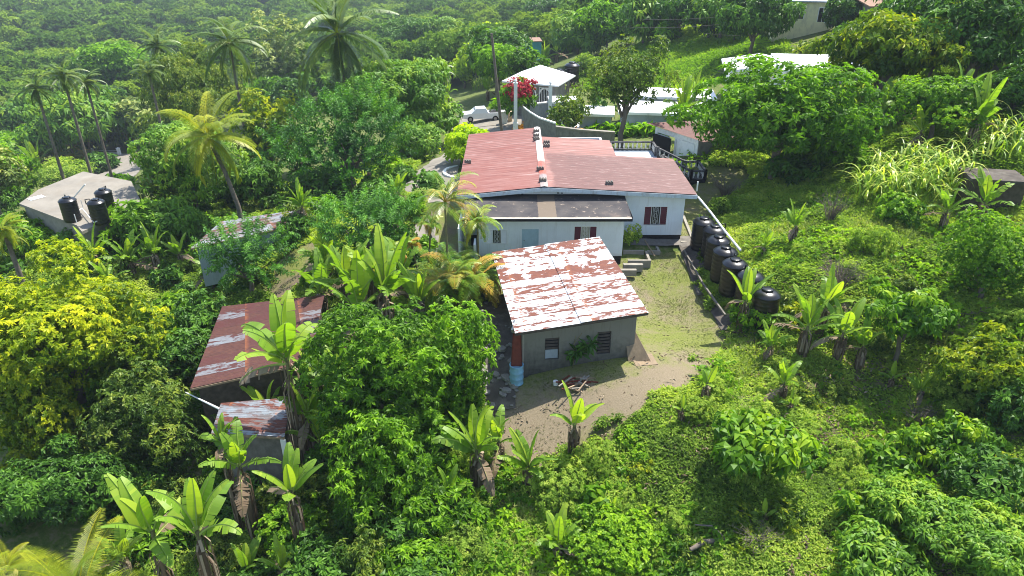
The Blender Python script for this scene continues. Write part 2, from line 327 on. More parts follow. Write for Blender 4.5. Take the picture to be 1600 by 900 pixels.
for _ in range(6): dr=(dr+np.roll(dr,1,0)+np.roll(dr,-1,0)+np.roll(dr,1,1)+np.roll(dr,-1,1))/5
ny,nx=X.shape; V=np.stack([X,Y,Z],-1).reshape(-1,3); ii=np.arange(ny*nx).reshape(ny,nx)
Fq=np.stack([ii[:-1,:-1],ii[:-1,1:],ii[1:,1:],ii[1:,:-1]],-1).reshape(-1,4)
def groundmat():
    m,nt,b=newmat('ground',.95,.1); P=coords(nt); at=lambda n:nd(nt,'Attribute',attribute_name=n).outputs['Fac']
    n1=noise(nt,P,.5,6); n2=noise(nt,P,3.,6,.7); n3=noise(nt,P,14,4,.7); n4=noise(nt,P,45,3,.8)
    weed=ramp(nt,n2,[(.3,(.05,.075,.018)),(.5,(.10,.14,.03)),(.6,(.16,.15,.07)),(.8,(.23,.19,.125))])
    green=ramp(nt,n3,[(.25,(.085,.105,.025)),(.5,(.15,.175,.042)),(.75,(.22,.23,.075))])
    dry=ramp(nt,n4,[(.25,(.12,.10,.062)),(.5,(.21,.17,.115)),(.75,(.31,.26,.18))])
    gd=mth(nt,'ADD',mth(nt,'ADD',mth(nt,'MULTIPLY',n1,.95),mth(nt,'MULTIPLY',n2,.6)),mth(nt,'MULTIPLY',at('dirt'),.34))
    gd=mth(nt,'ADD',gd,mth(nt,'MULTIPLY',mth(nt,'SUBTRACT',n4,.5),.55))
    lawnc=mix(nt,ramp(nt,gd,[(.72,0.),(1.05,1.)]),green,dry)
    lawnc=mix(nt,ramp(nt,n4,[(.3,.35),(.48,0.)]),lawnc,(.06,.065,.025))
    dirt=ramp(nt,n3,[(.3,(.11,.085,.06)),(.7,(.20,.16,.11))])
    edge=mth(nt,'ADD',at('lawn'),mth(nt,'MULTIPLY',mth(nt,'SUBTRACT',n2,.5),.9))
    c=mix(nt,ramp(nt,edge,[(.42,0.),(.62,1.)]),weed,lawnc)
    e2=mth(nt,'ADD',at('clear'),mth(nt,'MULTIPLY',mth(nt,'SUBTRACT',n2,.5),.9)); c=mix(nt,ramp(nt,e2,[(.42,0.),(.62,1.)]),c,mix(nt,ramp(nt,n1,[(.4,0.),(.6,1.)]),dirt,green))
    fieldc=ramp(nt,noise(nt,P,.35,6),[(.3,(.05,.10,.015)),(.55,(.10,.19,.02)),(.75,(.17,.22,.03))])
    c=mix(nt,at('field'),c,fieldc)
    dist=ramp(nt,mth(nt,'DIVIDE',nd(nt,'SeparateXYZ',{'Vector':P}).outputs[1],400.),[(.3,0.),(.5,1.)])
    c=mix(nt,dist,c,(.04,.085,.025)); put(nt,b,c); bump(nt,b,mth(nt,'ADD',n3,n4),.6,.04); return m
me=np_mesh('ground',V,Fq,groundmat(),smooth=True)
for nme,arr in (('lawn',k),('clear',cl),('field',fl),('dirt',dr)):
    a=me.attributes.new(nme,'FLOAT','POINT'); a.data.foreach_set('value',arr.ravel().astype(np.float32))
tag(link('ground',me),'hillside ground of grass, weeds and bare soil',kind='structure')
# ------------------------------------------------------------------ foliage generators
def unit(v): return v/np.maximum(np.linalg.norm(v,axis=-1,keepdims=True),1e-6)
def leaves_at(P,A,n,Ln,Wd,rng,droop=.35,tilt=(35,95),spike=0,tint=None,curl=.25):
    m=len(P); up=np.array([0,0,1.]); A=unit(A)
    B=unit(np.cross(A,unit(rng.normal(size=(m,3))))); C=np.cross(A,B)
    ph=np.arange(n)[None,:]*2.39996+rng.uniform(0,6.28,(m,1))+rng.normal(0,.25,(m,n)); th=np.radians(rng.uniform(tilt[0],tilt[1],(m,n)))
    D=A[:,None]*np.cos(th)[...,None]+(B[:,None]*np.cos(ph)[...,None]+C[:,None]*np.sin(ph)[...,None])*np.sin(th)[...,None]
    D[...,2]-=droop*rng.uniform(.3,1.3,(m,n)); D=unit(D)
    t=(np.arange(n)/max(n-1,1))[None,:,None]; 
    if spike: Ln=Ln*(1.1-.6*t)
    base=P[:,None]+A[:,None]*(spike*t)+D*(Ln*.06)
    Nn=A[:,None]*.6+up*.6+rng.normal(0,.35,(m,n,3)); Nn=unit(Nn-(Nn*D).sum(-1,keepdims=True)*D); Sd=np.cross(D,Nn)
    l=Ln*rng.uniform(.6,1.15,(m,n,1))*rng.uniform(.75,1.3,(m,1,1)); w_=Wd*rng.uniform(.75,1.2,(m,n,1))
    v0=base; v1=base+D*l*.45+Sd*w_/2+Nn*w_*.18; v2=base+D*l-Nn*l*curl*.6-np.array([0,0,1.])*l*curl*.4; v3=base+D*l*.45-Sd*w_/2+Nn*w_*.18
    V=np.stack([v0,v1,v2,v3],2).reshape(-1,3); F=np.arange(len(V)).reshape(-1,4)
    tt=(rng.uniform(0,1,(m,1))*.45+rng.uniform(0,1,(m,n))*.35+.05) if tint is None else tint[:,None]+rng.uniform(-.15,.15,(m,n))
    if spike: tt=tt+.35*(t[...,0]-.5)
    return V,F,tt.ravel()
def crown(Rr,rz,Ln,Wd,n,cover,nl,seed,spike=0,droop=.35,tilt=(45,98),low=-.35,lobe=(.26,.46),curl=.25,ragged=.2):
    rng=np.random.RandomState(seed); i=np.arange(nl)+.5; zz=1-(1-low)*i/nl; ph=i*2.39996+rng.uniform(0,6); rr=np.sqrt(np.maximum(0,1-zz**2))
    C=np.stack([rr*np.cos(ph),rr*np.sin(ph),zz],-1)+rng.normal(0,.2,(nl,3)); r=rng.uniform(lobe[0],lobe[1],nl)*rng.choice([.7,1,1,1.15],nl)
    C=C*(1-r)[:,None]*rng.uniform(.78,1.2,(nl,1)); C=C*np.array([rng.uniform(.88,1.12),rng.uniform(.88,1.12),1]); C=np.r_[C,[[0,0,0]]]; r=np.r_[r,.55]
    area=(4*math.pi*r**2).sum()*Rr*Rr*.42; m=max(12,int(cover*area/(Ln*Wd*.5*n)))
    q=rng.choice(len(r),m*2,p=(r**2)/(r**2).sum()); d=unit(rng.normal(size=(m*2,3))+np.array([0,0,.35])); u=rng.uniform(.72,1.06,(m*2,1))+rng.normal(0,ragged*.4,(m*2,1))
    P=C[q]+d*r[q][:,None]*u; D=np.linalg.norm(P[:,None]-C[None],axis=-1)/r[None]; D[np.arange(len(P)),q]=9
    P_ok=(D.min(1)>.86)&(P[:,2]>low-.35); P=P[P_ok][:m]; d=d[P_ok][:m]
    A=unit(d*.8+unit(P)*.5+np.array([0,0,.35])); P=P*np.array([Rr,Rr,rz])
    lobt=rng.uniform(-.16,.16,len(r))[q][P_ok][:m]
    tn=np.clip(lobt+.05+.42*rng.uniform(0,1,len(P))**1.5+.3*np.clip(A[:,2],0,1)*rng.uniform(.4,1,len(P))+.15*(np.linalg.norm(P/np.array([Rr,Rr,rz]),axis=1)),0,1)  # up-facing, outer clumps tinted lighter: lit tops put into colour, plus young growth
    V,F,t=leaves_at(P,A,n,Ln,Wd,rng,droop,tilt,spike,tn,curl)
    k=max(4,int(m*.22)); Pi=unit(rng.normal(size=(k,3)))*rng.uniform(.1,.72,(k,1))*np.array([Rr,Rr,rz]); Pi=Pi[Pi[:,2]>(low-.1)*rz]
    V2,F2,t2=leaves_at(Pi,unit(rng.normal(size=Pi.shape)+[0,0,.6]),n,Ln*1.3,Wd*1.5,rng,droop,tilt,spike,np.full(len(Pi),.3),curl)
    return np.r_[V,V2],np.r_[F,F2+len(V)],np.r_[t,t2],C,r
# kind: leaf length, width, leaves per clump, cover, lobes, extra
KD={'broad':(.22,.08,11,1.15,34,{}),'bright':(.21,.085,10,1.15,32,{}),'dark':(.22,.09,9,1.1,24,{}),'mango':(.27,.07,13,1.3,34,dict(droop=.6,tilt=(40,105),curl=.4)),
'yellow':(.18,.085,10,1.15,46,dict(lobe=(.18,.34),ragged=.3)),'lime':(.2,.1,8,1.4,14,{}),'olive':(.16,.06,8,.85,30,dict(lobe=(.2,.36),ragged=.4)),'yg':(.18,.08,10,1.1,40,dict(lobe=(.2,.36),ragged=.3)),
'feather':(.24,.055,40,.85,14,dict(spike=1.15,tilt=(55,85),droop=.05,low=-.1,lobe=(.28,.46),curl=.1)),'greyish':(.2,.11,8,1.1,22,dict(lobe=(.22,.4),ragged=.35)),
'cocoa':(.36,.15,7,1.3,14,dict(droop=.9,tilt=(50,110),curl=.45)),'vine':(.12,.1,7,1.25,16,dict(low=-.1,droop=.2)),'weedbush':(.09,.035,10,.85,14,dict(low=-.1,ragged=.5,lobe=(.3,.5))),
'pink':(.09,.08,8,1.1,12,dict(ragged=.5)),'orange':(.1,.08,8,1.,8,dict(low=0))}
LM={k:L.get(k,L['broad']) for k in KD}; LM['cocoa']=leafmat('leaf_cocoa',(.02,.07,.008),(.06,.15,.012),(.16,.26,.02),.35); LM['yg']=L['yg']; LM['vine']=leafmat('leaf_vine',(.022,.07,.01),(.06,.15,.012),(.14,.26,.02),.4); LM['weedbush']=L['weed']
SZ=[.35,.6,1.,1.6,2.4,3.4,5.,7.]
_cache={}; _count=[0]
def crown_me(kind,Rr,ratio,dist,var):
    s=min(SZ,key=lambda q:abs(math.log(q/Rr))); lod=1 if dist<30 else 1.35 if dist<42 else 1.9 if dist<60 else 2.8 if dist<95 else 4.5
    rt=min((.5,.75,1.,1.35,1.8),key=lambda q:abs(math.log(q/ratio))); key=(kind,s,lod,var,rt)
    if key not in _cache:
        Ln,Wd,n,cv,nl,ex=KD[kind]; ex=dict(ex)
        Ln*=lod; Wd*=lod*1.1
        if 'spike' in ex: ex['spike']=min(ex['spike'],s*.45); n=int(n/max(1,lod**.6)); Wd*=lod**.25
        else: n=max(5,int(n/lod**.3))
        V,F,t,C,r=crown(s,s*rt,Ln,Wd,n,cv*(1. if s<3 else .9),nl,hash((s,var))%9999+len(kind)*31,**ex)
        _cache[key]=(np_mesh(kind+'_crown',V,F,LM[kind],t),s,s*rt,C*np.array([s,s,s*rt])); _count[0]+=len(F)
    return _cache[key]
KD['lowb']=KD['broad']; LM['lowb']=L['broad']
_tr={}
def trunk_me(var,bark):
    key=(var,bark.name)
    if key not in _tr:
        rng=random.Random(var*7+1); b=MB(); j=lambda s:rng.uniform(-s,s)
        top=Vector((j(.12),j(.12),.85)); b.tube([(0,0,-.12),(j(.03),j(.03),.2),(j(.06),j(.06),.5),top],[.085,.06,.05,.035],8)
        for i in range(6):
            a=i*1.05+j(.3); z0=rng.uniform(.4,.75); e=Vector((math.cos(a)*rng.uniform(.35,.6),math.sin(a)*rng.uniform(.35,.6),1.+j(.2)))
            b.tube([(j(.04),j(.04),z0),e*.45+Vector((0,0,z0*.6)),e],[.035,.024,.008],6)
        o=b.build('trunk',bark); _tr[key]=o.data; bpy.data.objects.remove(o)
    return _tr[key]
rng0=random.Random(11)
def place_crown(px,py,wd,hp,k):
    # walk down the line of sight until a crown of that apparent width would stand k radii above the ground
    r=ray(px,py)
    ts=_ts; x,y,z=r[0]*ts,r[1]*ts,HC+r[2]*ts; Rr=wd/2*ts/F_; g=hgt(x,y); c=z-g-k*Rr
    i=int(np.argmax(c<0)); i=i if i>0 else len(ts)-1
    a,b_=c[i-1],c[i]; t=ts[i-1]+(ts[i]-ts[i-1])*a/(a-b_+1e-9)
    p=r*t; p[2]+=HC; Rr=wd/2*t/F_; hr=hp/2*t/F_; dep=math.atan2(HC-p[2],p[1]); rz=math.sqrt(max((hr**2-(Rr*math.sin(dep))**2),(.25*Rr)**2))/math.cos(dep)
    return p,Rr,max(rz,.45*Rr),t
def tree(px,py,wd,hp,kind,label,k=1.3,name='tree',cat='tree',group=None,bark='bark',pos=None):
    if pos is None: p,Rr,rz,t=place_crown(px,py,wd,hp,k)
    else: p,Rr,rz=pos; t=depth(p[0],p[1],p[2])
    g=H(p[0],p[1]); var=rng0.randrange(2 if t<40 else 3); me,s,sz,_=crown_me(kind,Rr,rz/Rr,t,var)
    e=empty(name,(p[0],p[1],g),rng0.uniform(0,6.28),label,cat,group)
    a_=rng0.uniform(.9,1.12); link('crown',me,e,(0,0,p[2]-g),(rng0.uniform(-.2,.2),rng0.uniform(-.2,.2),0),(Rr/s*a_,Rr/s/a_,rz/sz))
    link('trunk',trunk_me(rng0.randrange(4),M[bark]),e,sc=(min(Rr,3.5),min(Rr,3.5),max(p[2]-g,.5)))
    return e
def bush(px,py,wd,hp,kind,label,k=.45,name='bush',cat='bush',group=None,pos=None):
    if pos is None: p,Rr,rz,t=place_crown(px,py,wd,hp,k)
    else: p,Rr,rz=pos; t=depth(p[0],p[1],p[2])
    me,s,sz,_=crown_me(kind,Rr,rz/Rr,t,rng0.randrange(2))
    return tag(link(name,me,None,tuple(p),(0,0,rng0.uniform(0,6.28)),(Rr/s,Rr/s,rz/sz)),label,cat,group)
# --- palms
def frond(rng,Ln,elev,bend,pairs,ll,lw,hang=.5,tw=0):
    # arching rachis with drooping leaflets on both sides, in the XZ plane
    n=14; p=np.zeros(3); P=[p.copy()]; a=elev; T=[]
    for i in range(n):
        d=np.array([math.cos(a),0,math.sin(a)]); T.append(d); p=p+d*Ln/n; P.append(p.copy()); a-=bend/n*(.5+i/n)
    T.append(T[-1]); P=np.array(P); T=np.array(T); V=[];F=[]
    def addq(q): b=len(V); V.extend(q); F.append((b,b+1,b+2,b+3))
    for i in range(n):   # rachis
        r0=.022*Ln/3*(1-i/n)+.008
        for ax in (np.array([0,1.,0]),np.cross(T[i],[0,1.,0])): addq([P[i]-ax*r0,P[i]+ax*r0,P[i+1]+ax*r0*.85,P[i+1]-ax*r0*.85])
    nr=len(F)
    for k_ in range(pairs):
        t=.1+.9*(k_+rng.uniform(-.2,.2))/pairs; s=t*n; i=min(int(max(s,0)),n-1); b0=P[i]*(1-(s-i))+P[i+1]*(s-i); d=T[i]; up=np.cross(d,[0,1.,0])*-1
        if up[2]<0: up=-up
        l=ll*(math.sin(math.pi*min(1,.18+t*.82)**.8)*.8+.2)*rng.uniform(.85,1.1)
        for sd in (-1,1):
            q=d*.55+np.array([0,sd*1.,0])+up*.25; q=q/np.linalg.norm(q); m_=b0+q*l*.5; q2=q+np.array([0,0,-hang*1.6]); q2/=np.linalg.norm(q2); e=m_+q2*l*.5
            wv=np.cross(q,[0,0,1.]); wv/=np.linalg.norm(wv)+1e-6; wv=wv*lw/2
            addq([b0-wv*.6,b0+wv*.6,m_+wv,m_-wv]); addq([m_-wv,m_+wv,e+wv*.15,e-wv*.15])
    return np.array(V),np.array(F),nr
def fronds(seed,nf,Ln,pairs,ll,lw,emin,emax,bend=(1.0,1.9),hang=.5,tintf=None,base=(0,0,0)):
    rng=np.random.RandomState(seed); Vs=[];Fs=[];ts=[];o=0
    for i in range(nf):
        f=i/max(nf-1,1); el=math.radians(emax+(emin-emax)*f+rng.uniform(-14,14)); az=i*2.39996+rng.uniform(-.45,.45)
        V,F,nr=frond(rng,Ln*rng.uniform(.85,1.1),el,rng.uniform(*bend),pairs,ll,lw,hang)
        c,s=math.cos(az),math.sin(az); V=np.stack([V[:,0]*c-V[:,1]*s,V[:,0]*s+V[:,1]*c,V[:,2]],-1)+np.array(base)
        t=np.full(len(F),(tintf(f,rng) if tintf else .3+.4*rng.uniform()))+rng.uniform(-.1,.1,len(F)); t[:nr]+=.35
        Vs.append(V);Fs.append(F+o);ts.append(t);o+=len(V)
    return np.concatenate(Vs),np.concatenate(Fs),np.concatenate(ts)
_pc={}
def palm(px,py,span,label,kind='palm',trunk_px=None,group=None,nf=25,emin=-60,emax=75,hgt_m=None,near=False,lean=0,Y=None):
    """coconut palm: px,py is the crown heart in the photograph, span its width there"""
    if Y is None:
        p,Rr,_,t=place_crown(px,py,span,span,hgt_m/1.0 if hgt_m else 2.0)
    else: p=np.array(aty(px,py,Y)); t=depth(*p); Rr=span/2*t/F_
    g=H(p[0],p[1]); lod=0 if near else (1 if t<85 else 2); key=(kind,lod,nf,emin,emax)
    if key not in _pc:
        V,F,ts=fronds(len(_pc)+5,nf,4.2,(64,46,26)[lod],1.05,(.03,.085,.16)[lod],emin,emax); _pc[key]=np_mesh('palm_crown',V,F,L[kind],ts)
    e=empty('coconut_palm',(p[0]+lean,p[1],g),0,label,'palm tree',group)
    sc=Rr/3.5; link('crown',_pc[key],e,(-lean,0,p[2]-g),(0,0,rng0.uniform(0,6)),(sc,sc,sc))
    b=MB(); h=p[2]-g; b.tube([(0,0,-.3),(-lean*.1,0,h*.3),(-lean*.45,0,h*.65),(-lean,0,h)],[.2,.15,.13,.12],9)
    b.build('trunk',M['bark'],e)
    b=MB()
    for i in range(7):
        a=i*.9; b.lathe([(0,-.14),(.1,-.09),(.13,0),(.09,.1),(0,.13)],8,0,(math.cos(a)*.24*sc*1.2,math.sin(a)*.24*sc*1.2))
    b.build('coconuts',M['yel'] if kind=='palmyel' else L['weed'],e).location=(-lean,0,h-.25)
    return e
def areca(px,py,span,label,k=1.0,nst=7,group=None,tall=False,Y=None):
    p,Rr,_,t=place_crown(px,py,span,span,k)
    if Y: p=np.array(aty(px,py,Y)); t=depth(*p); Rr=span/2*t/F_
    g=H(p[0],p[1]); h=p[2]-g; rng=np.random.RandomState(int(px)); Vs=[];Fs=[];ts=[];o=0; b=MB()
    tf=lambda f,r: r.choice([.25,.4,.55,.6+.4*f,1.0],p=[.34,.32,.16,.12,.06])
    for i in range(nst):
        a=i*2.4; rad=(0 if nst==1 else .3+.25*Rr*rng.uniform()); bx,by=math.cos(a)*rad,math.sin(a)*rad; hh=(h*rng.uniform(.45,1.) if nst>1 else h)
        top=(bx*1.5,by*1.5,hh); b.tube([(bx*.5,by*.5,-.2),(bx,by,hh*.5),top],[.06,.05,.045],6)
        V,F,tt=fronds(int(px)+i,13 if nst==1 else 9,Rr*(1.05 if nst==1 else .8),26,.42*max(.7,min(1.2,Rr/1.6)),.05,-10,75,(1.5,2.5),.35,tf,top); Vs.append(V);Fs.append(F+o);ts.append(tt);o+=len(V)
    e=empty('areca_palm',(p[0],p[1],g),0,label,'palm tree',group)
    link('fronds',np_mesh('areca_fronds',np.concatenate(Vs),np.concatenate(Fs),L['areca'],np.concatenate(ts)),e); b.build('stems',M['stem'],e); return e
# --- bananas
def banana_leaf(rng,Ln,Wd,elev,bend,az,base,torn,lim):
    n=22; p=np.array(base,float); a=elev; V=[];F=[];tt=[];mi=[]; ca,sa=math.cos(az),math.sin(az); sd=np.array([-sa,ca,0]); roll=rng.uniform(-.35,.35)
    pts=[];nrm=[]
    for i in range(n+1):
        d=np.array([math.cos(a)*ca,math.cos(a)*sa,math.sin(a)]); u=np.cross(d,sd)*-1
        if i==0: u0=u
        pts.append(p.copy()); nrm.append(np.cross(sd,d)); p=p+d*Ln/n; a-=bend/n*(.3+1.4*(i/n)**1.3)
    base_t=rng.uniform(.3,.7) if not lim else rng.uniform(.75,1.)
    def addq(q,t,m): b=len(V); V.extend(q); F.append((b,b+1,b+2,b+3)); tt.append(t); mi.append(m)
    st=3; skip=0
    for s_ in (-1,1):
        dro=0; wj=1
        for i in range(st,n):
            t0=(i-st)/(n-st); t1=(i+1-st)/(n-st); w0=Wd/2*math.sin(math.pi*min(.999,t0**.75*.93+.05))**.6; w1=Wd/2*math.sin(math.pi*min(.999,t1**.75*.93+.05))**.6
            if rng.uniform()<torn: dro=rng.uniform(-.15,.55)*min(1,torn*3); wj=rng.uniform(.88,1.05); gap=.35
            else: gap=0
            def q(pt,nr,w,adv):
                dirv=sd*s_*math.cos(roll*s_)+nr*(.42-dro)+nr*math.sin(roll)*s_; dirv=dirv/np.linalg.norm(dirv); return pt+dirv*w*wj+adv
            fw=(pts[i+1]-pts[i]); e0=q(pts[i],nrm[i],w0,fw*(.5+gap)); e1=q(pts[i+1],nrm[i+1],w1,fw*.5)
            addq([pts[i],pts[i+1],e1,e0],base_t+rng.uniform(-.08,.08)+(.25 if rng.uniform()<.03 else 0),0)
    for i in range(n):
        r0=.03*(1-i/n)+.008; u=nrm[i]; u2=nrm[i+1]
        addq([pts[i]-sd*r0+u*.006,pts[i]+sd*r0+u*.006,pts[i+1]+sd*r0*.9+u2*.006,pts[i+1]-sd*r0*.9+u2*.006],.9,1)
        addq([pts[i]-u*r0*1.6,pts[i]+u*.004,pts[i+1]+u2*.004,pts[i+1]-u2*r0*1.4],.9,1)
    return V,F,tt,mi
_bn={}
def banana_me(var):
    if var not in _bn:
        rng=np.random.RandomState(40+var); V=[];F=[];t=[];m=[]
        nl=[10,8,10,6,9,4,11,9,8][var]; torn=[.3,.12,.4,.15,.5,.1,.35,.6,.25][var]
        for i in range(nl):
            f=i/max(1,nl-1); v,fc,tt,mi=banana_leaf(rng,rng.uniform(1.35,2.1)*(1 if var!=5 else .7),rng.uniform(.46,.6),math.radians(87-46*f+rng.uniform(-9,9)) if i<nl-1 or var in(3,5) else .05,rng.uniform(.35,1.0)+.9*f*rng.uniform(.5,1.3),i*2.39996*1.0+rng.uniform(-.6,.6),(0,0,-.05-.12*f),torn*(.3+f),i<(1 if var!=3 else 4))
            o=len(V); V+=v; F+=[tuple(o+a for a in q) for q in fc]; t+=tt; m+=([2 if q==0 else q for q in mi] if (i==nl-1 and var not in(3,5)) else mi)
        leaf=np_mesh('banana_leaves',np.array(V),np.array(F),[L['banana'],M['rib'],L['brown']],np.array(t),midx=m)
        b=MB(); b.tube([(0,0,-.1),(.01,0,.3),(0,.01,.7),(0,0,1.)],[.15,.115,.09,.06],9); o=b.build('stem',M['stem']); stem=o.data; bpy.data.objects.remove(o)
        V=[];F=[];t=[]   # hanging dead leaves
        for i in range(30):
            a=i*2.4; z=rng.uniform(.5,1.); l=rng.uniform(.4,1.); w_=rng.uniform(.015,.05); c,s=math.cos(a),math.sin(a); o=len(V)
            P=[np.array([c*.08,s*.08,z]),np.array([c*.24,s*.24,z-.1*l]),np.array([c*.26,s*.26,z-.6*l]),np.array([c*.2,s*.2,max(0.02,z-1.1*l)])]; sdv=np.array([-s,c,0])*w_
            for k_ in range(3): V+=[P[k_]-sdv,P[k_]+sdv*.8,P[k_+1]+sdv,P[k_+1]-sdv*.8]; F.append((o+4*k_,o+4*k_+1,o+4*k_+2,o+4*k_+3)); t.append(rng.uniform(0,1))
        dead=np_mesh('dead_leaves',np.array(V),np.array(F),L['brown'],np.array(t)); _bn[var]=(leaf,stem,dead)
    return _bn[var]
def banana(px,py,span,label,var=None,stem=None,group='banana plants',Y=None,rz=None):
    """px,py: where the leaves spring from; span: width of the leaf fan in the photograph"""
    var=rng0.randrange(5) if var is None else var
    if var!=5: var=rng0.choice([var,var,6,7,8])
    r=ray(px,py); k=1.0 if stem is None else stem
    p,Rr,_,t=place_crown(px,py,span,span,k)
    if Y: p=np.array(aty(px,py,Y)); t=depth(*p); Rr=span/2*t/F_
    g=H(p[0],p[1]); h=max(p[2]-g,.25); sc=Rr/1.5; me=banana_me(var); e=empty('banana_plant',(p[0],p[1],g),rng0.uniform(0,6.28) if rz is None else rz,label,'banana plant',group)
    link('leaves',me[0],e,(0,0,h),(rng0.uniform(-.18,.18),rng0.uniform(-.18,.18),0),(sc*rng0.uniform(.85,1.),sc*rng0.uniform(.85,1.),sc*1.08)); link('stem',me[1],e,sc=(sc*.85,sc*.85,h+.08)); link('dead_leaves',me[2],e,sc=(sc,sc,h)); return e
def cane(px,py,wd,hp,label,seed=1,nb=420,k=.7,name='sugar_cane_clump',ln=1.9,mat_='cane'):
    p,Rr,rz,t=place_crown(px,py,wd,hp,k); rng=np.random.RandomState(seed); V=[];F=[];tt=[]
    g=H(p[0],p[1])
    for i in range(nb):
        r=Rr*math.sqrt(rng.uniform())*.95; a=rng.uniform(0,6.28); bx,by=r*math.cos(a),r*math.sin(a)*.7; bz=H(p[0]+bx,p[1]+by)-g; z0=bz+rng.uniform(.3,1.)*(rz*1.1); el=rng.uniform(.9,1.45); az=rng.uniform(0,6.28)
        q=np.array([bx,by,z0]); l=rng.uniform(.6,1.1)*ln; w_=rng.uniform(.03,.055); n=6; bd=rng.uniform(1.6,2.8); ca,sa=math.cos(az),math.sin(az); sd=np.array([-sa,ca,0]); tb=rng.uniform(0,.9)
        pts=[]
        for j in range(n+1): pts.append(q.copy()); d=np.array([math.cos(el)*ca,math.cos(el)*sa,math.sin(el)]); q=q+d*l/n; el-=bd/n
        for j in range(n):
            o=len(V); wa=w_*(1-(j/n)**2); wb=w_*(1-((j+1)/n)**2); V+=[pts[j]-sd*wa,pts[j]+sd*wa,pts[j+1]+sd*wb,pts[j+1]-sd*wb]; F.append((o,o+1,o+2,o+3)); tt.append(tb)
        if i%3==0:
            o=len(V); V+=[np.array([bx-.02,by,bz]),np.array([bx+.02,by,bz]),np.array([bx+.02,by,z0]),np.array([bx-.02,by,z0])]; F.append((o,o+1,o+2,o+3)); tt.append(.2)
    e=tag(link(name,np_mesh(name,np.array(V),np.array(F),L[mat_],np.array(tt)),None,(p[0],p[1],g)),label,'plant'); return e
def twigs(px,py,wd,hp,label,seed=1,n=60,k=.6,name='dry_shrub',pos=None):
    p,Rr,rz,t=place_crown(px,py,wd,hp,k); rng=random.Random(seed); b=MB(); g=H(p[0],p[1]); h=(p[2]-g)+rz
    for i in range(n):
        a=rng.uniform(0,6.28); r=Rr*rng.uniform(.3,1); m_=(math.cos(a)*r*.4,math.sin(a)*r*.4,h*rng.uniform(.3,.6)); e=(math.cos(a)*r,math.sin(a)*r,h*rng.uniform(.5,1))
        b.tube([(math.cos(a)*.05,math.sin(a)*.05,-.05),m_,e],[.02,.012,.004],4,0,False)
        for _ in range(3):
            f=rng.uniform(.3,1); q=[m_[j]*(1-f)+e[j]*f for j in range(3)]; b.tube([q,(q[0]+rng.uniform(-.3,.3)*Rr,q[1]+rng.uniform(-.3,.3)*Rr,q[2]+rng.uniform(-.05,.25)*h)],[.008,.003],3,0,False)
    return tag(b.build(name,M['bark'],None,(p[0],p[1],g)),label,'shrub')
# ------------------------------------------------------------------ buildings
def B(org=(0,0,0)):
    b=MB(); b.M=Matrix.Translation(-Vector(org)); return b
def wall(b,x0,x1,z0,z1,y0,y1,holes=(),m=0):
    xs=sorted({x0,x1}|{h[0] for h in holes}|{h[1] for h in holes})
    for a,c in zip(xs,xs[1:]):
        hs=sorted([h for h in holes if h[0]<=a+1e-6 and h[1]>=c-1e-6],key=lambda h:h[2]); z=z0
        for h in hs: b.box(a,c,y0,y1,z,h[2],m); z=h[3]
        b.box(a,c,y0,y1,z,z1,m)
def ribsheet(b,p00,p10,p11,p01,rib,amp,m=0,over=4):   # ribs run along p00->p10, pitch measured along p00->p01
    Ln=(Vector(p01)-Vector(p00)).length; nr=max(2,int(round(Ln/rib))); b.sheet(p00,p10,p11,p01,3,nr*over,lambda u,v:amp*math.cos(2*math.pi*v*nr),m,False)
OR=(1.7,36,-.9); house=empty('house',OR,0,'white bungalow with a faded red sheet roof and a low dark flat-roofed extension','house')
def rect(p0,p1,Y): a=aty(*p0,Y); c=aty(*p1,Y); return (a.x,c.x,c.z,a.z)
YF,YE=35.9,33.5
w1=rect((760.5,359.5),(792,380),YE); w2=rect((898,354),(931,375),YE); w3=rect((1008,323),(1040,351),YF); dd=rect((815.5,358),(841,398),YE); dd=(dd[0],dd[1],-.5,dd[3])
m_wall,nt_,b_=newmat('x')
b=B(OR); wall(b,-2.3,9.35,-.38,2.0,YF,YF+.15,[w3]); b.box(-2.3,-2.15,YF+.15,47.1,-.38,2.,0); b.box(9.2,9.35,YF+.15,41.4,-.38,2.,0); b.box(6.05,9.35,41.4,41.55,-.38,2.,0); b.box(5.9,6.05,41.4,47.1,-.38,2.,0); b.box(-2.15,5.9,46.95,47.1,-.38,2.,0)
gp=[(-2.3,2.0),(9.35,2.0),(9.35,2.06),(1.7,2.44),(-2.3,2.1)]; vs=[(x,y,z) for y in(YF,YF+.15) for x,z in gp]; b.add(vs,[(0,1,2,3,4),(9,8,7,6,5)]+[(i,i+5,(i+1)%5+5,(i+1)%5) for i in range(5)])
b.build('wall',M['wall'],house)
b=B(OR); wall(b,-1.75,5.75,-.55,1.66,YE,YE+.15,[w1,w2,dd]); b.box(-1.75,-1.6,YE+.15,YF,-.55,1.66,0); b.box(5.6,5.75,YE+.15,YF,-.55,1.66,0); b.build('extension_wall',M['wall'],house)
b=B(OR); b.box(-1.72,5.72,YE+.03,YF,-1.6,-.552,0); b.box(-2.27,9.32,YF+.03,41.3,-1.5,-.385,0); b.box(-2.27,6.,41.3,47.,-1.5,-.385,0); b.build('foundation',M['plinth'],house)
# dark room behind the openings
b=B(OR); b.box(-1.55,5.55,YE+.5,YE+.52,-.55,1.6); b.box(6.5,9.1,YF+.6,YF+.62,-.3,1.9); b.build('room_interior',M['darkin'],house)
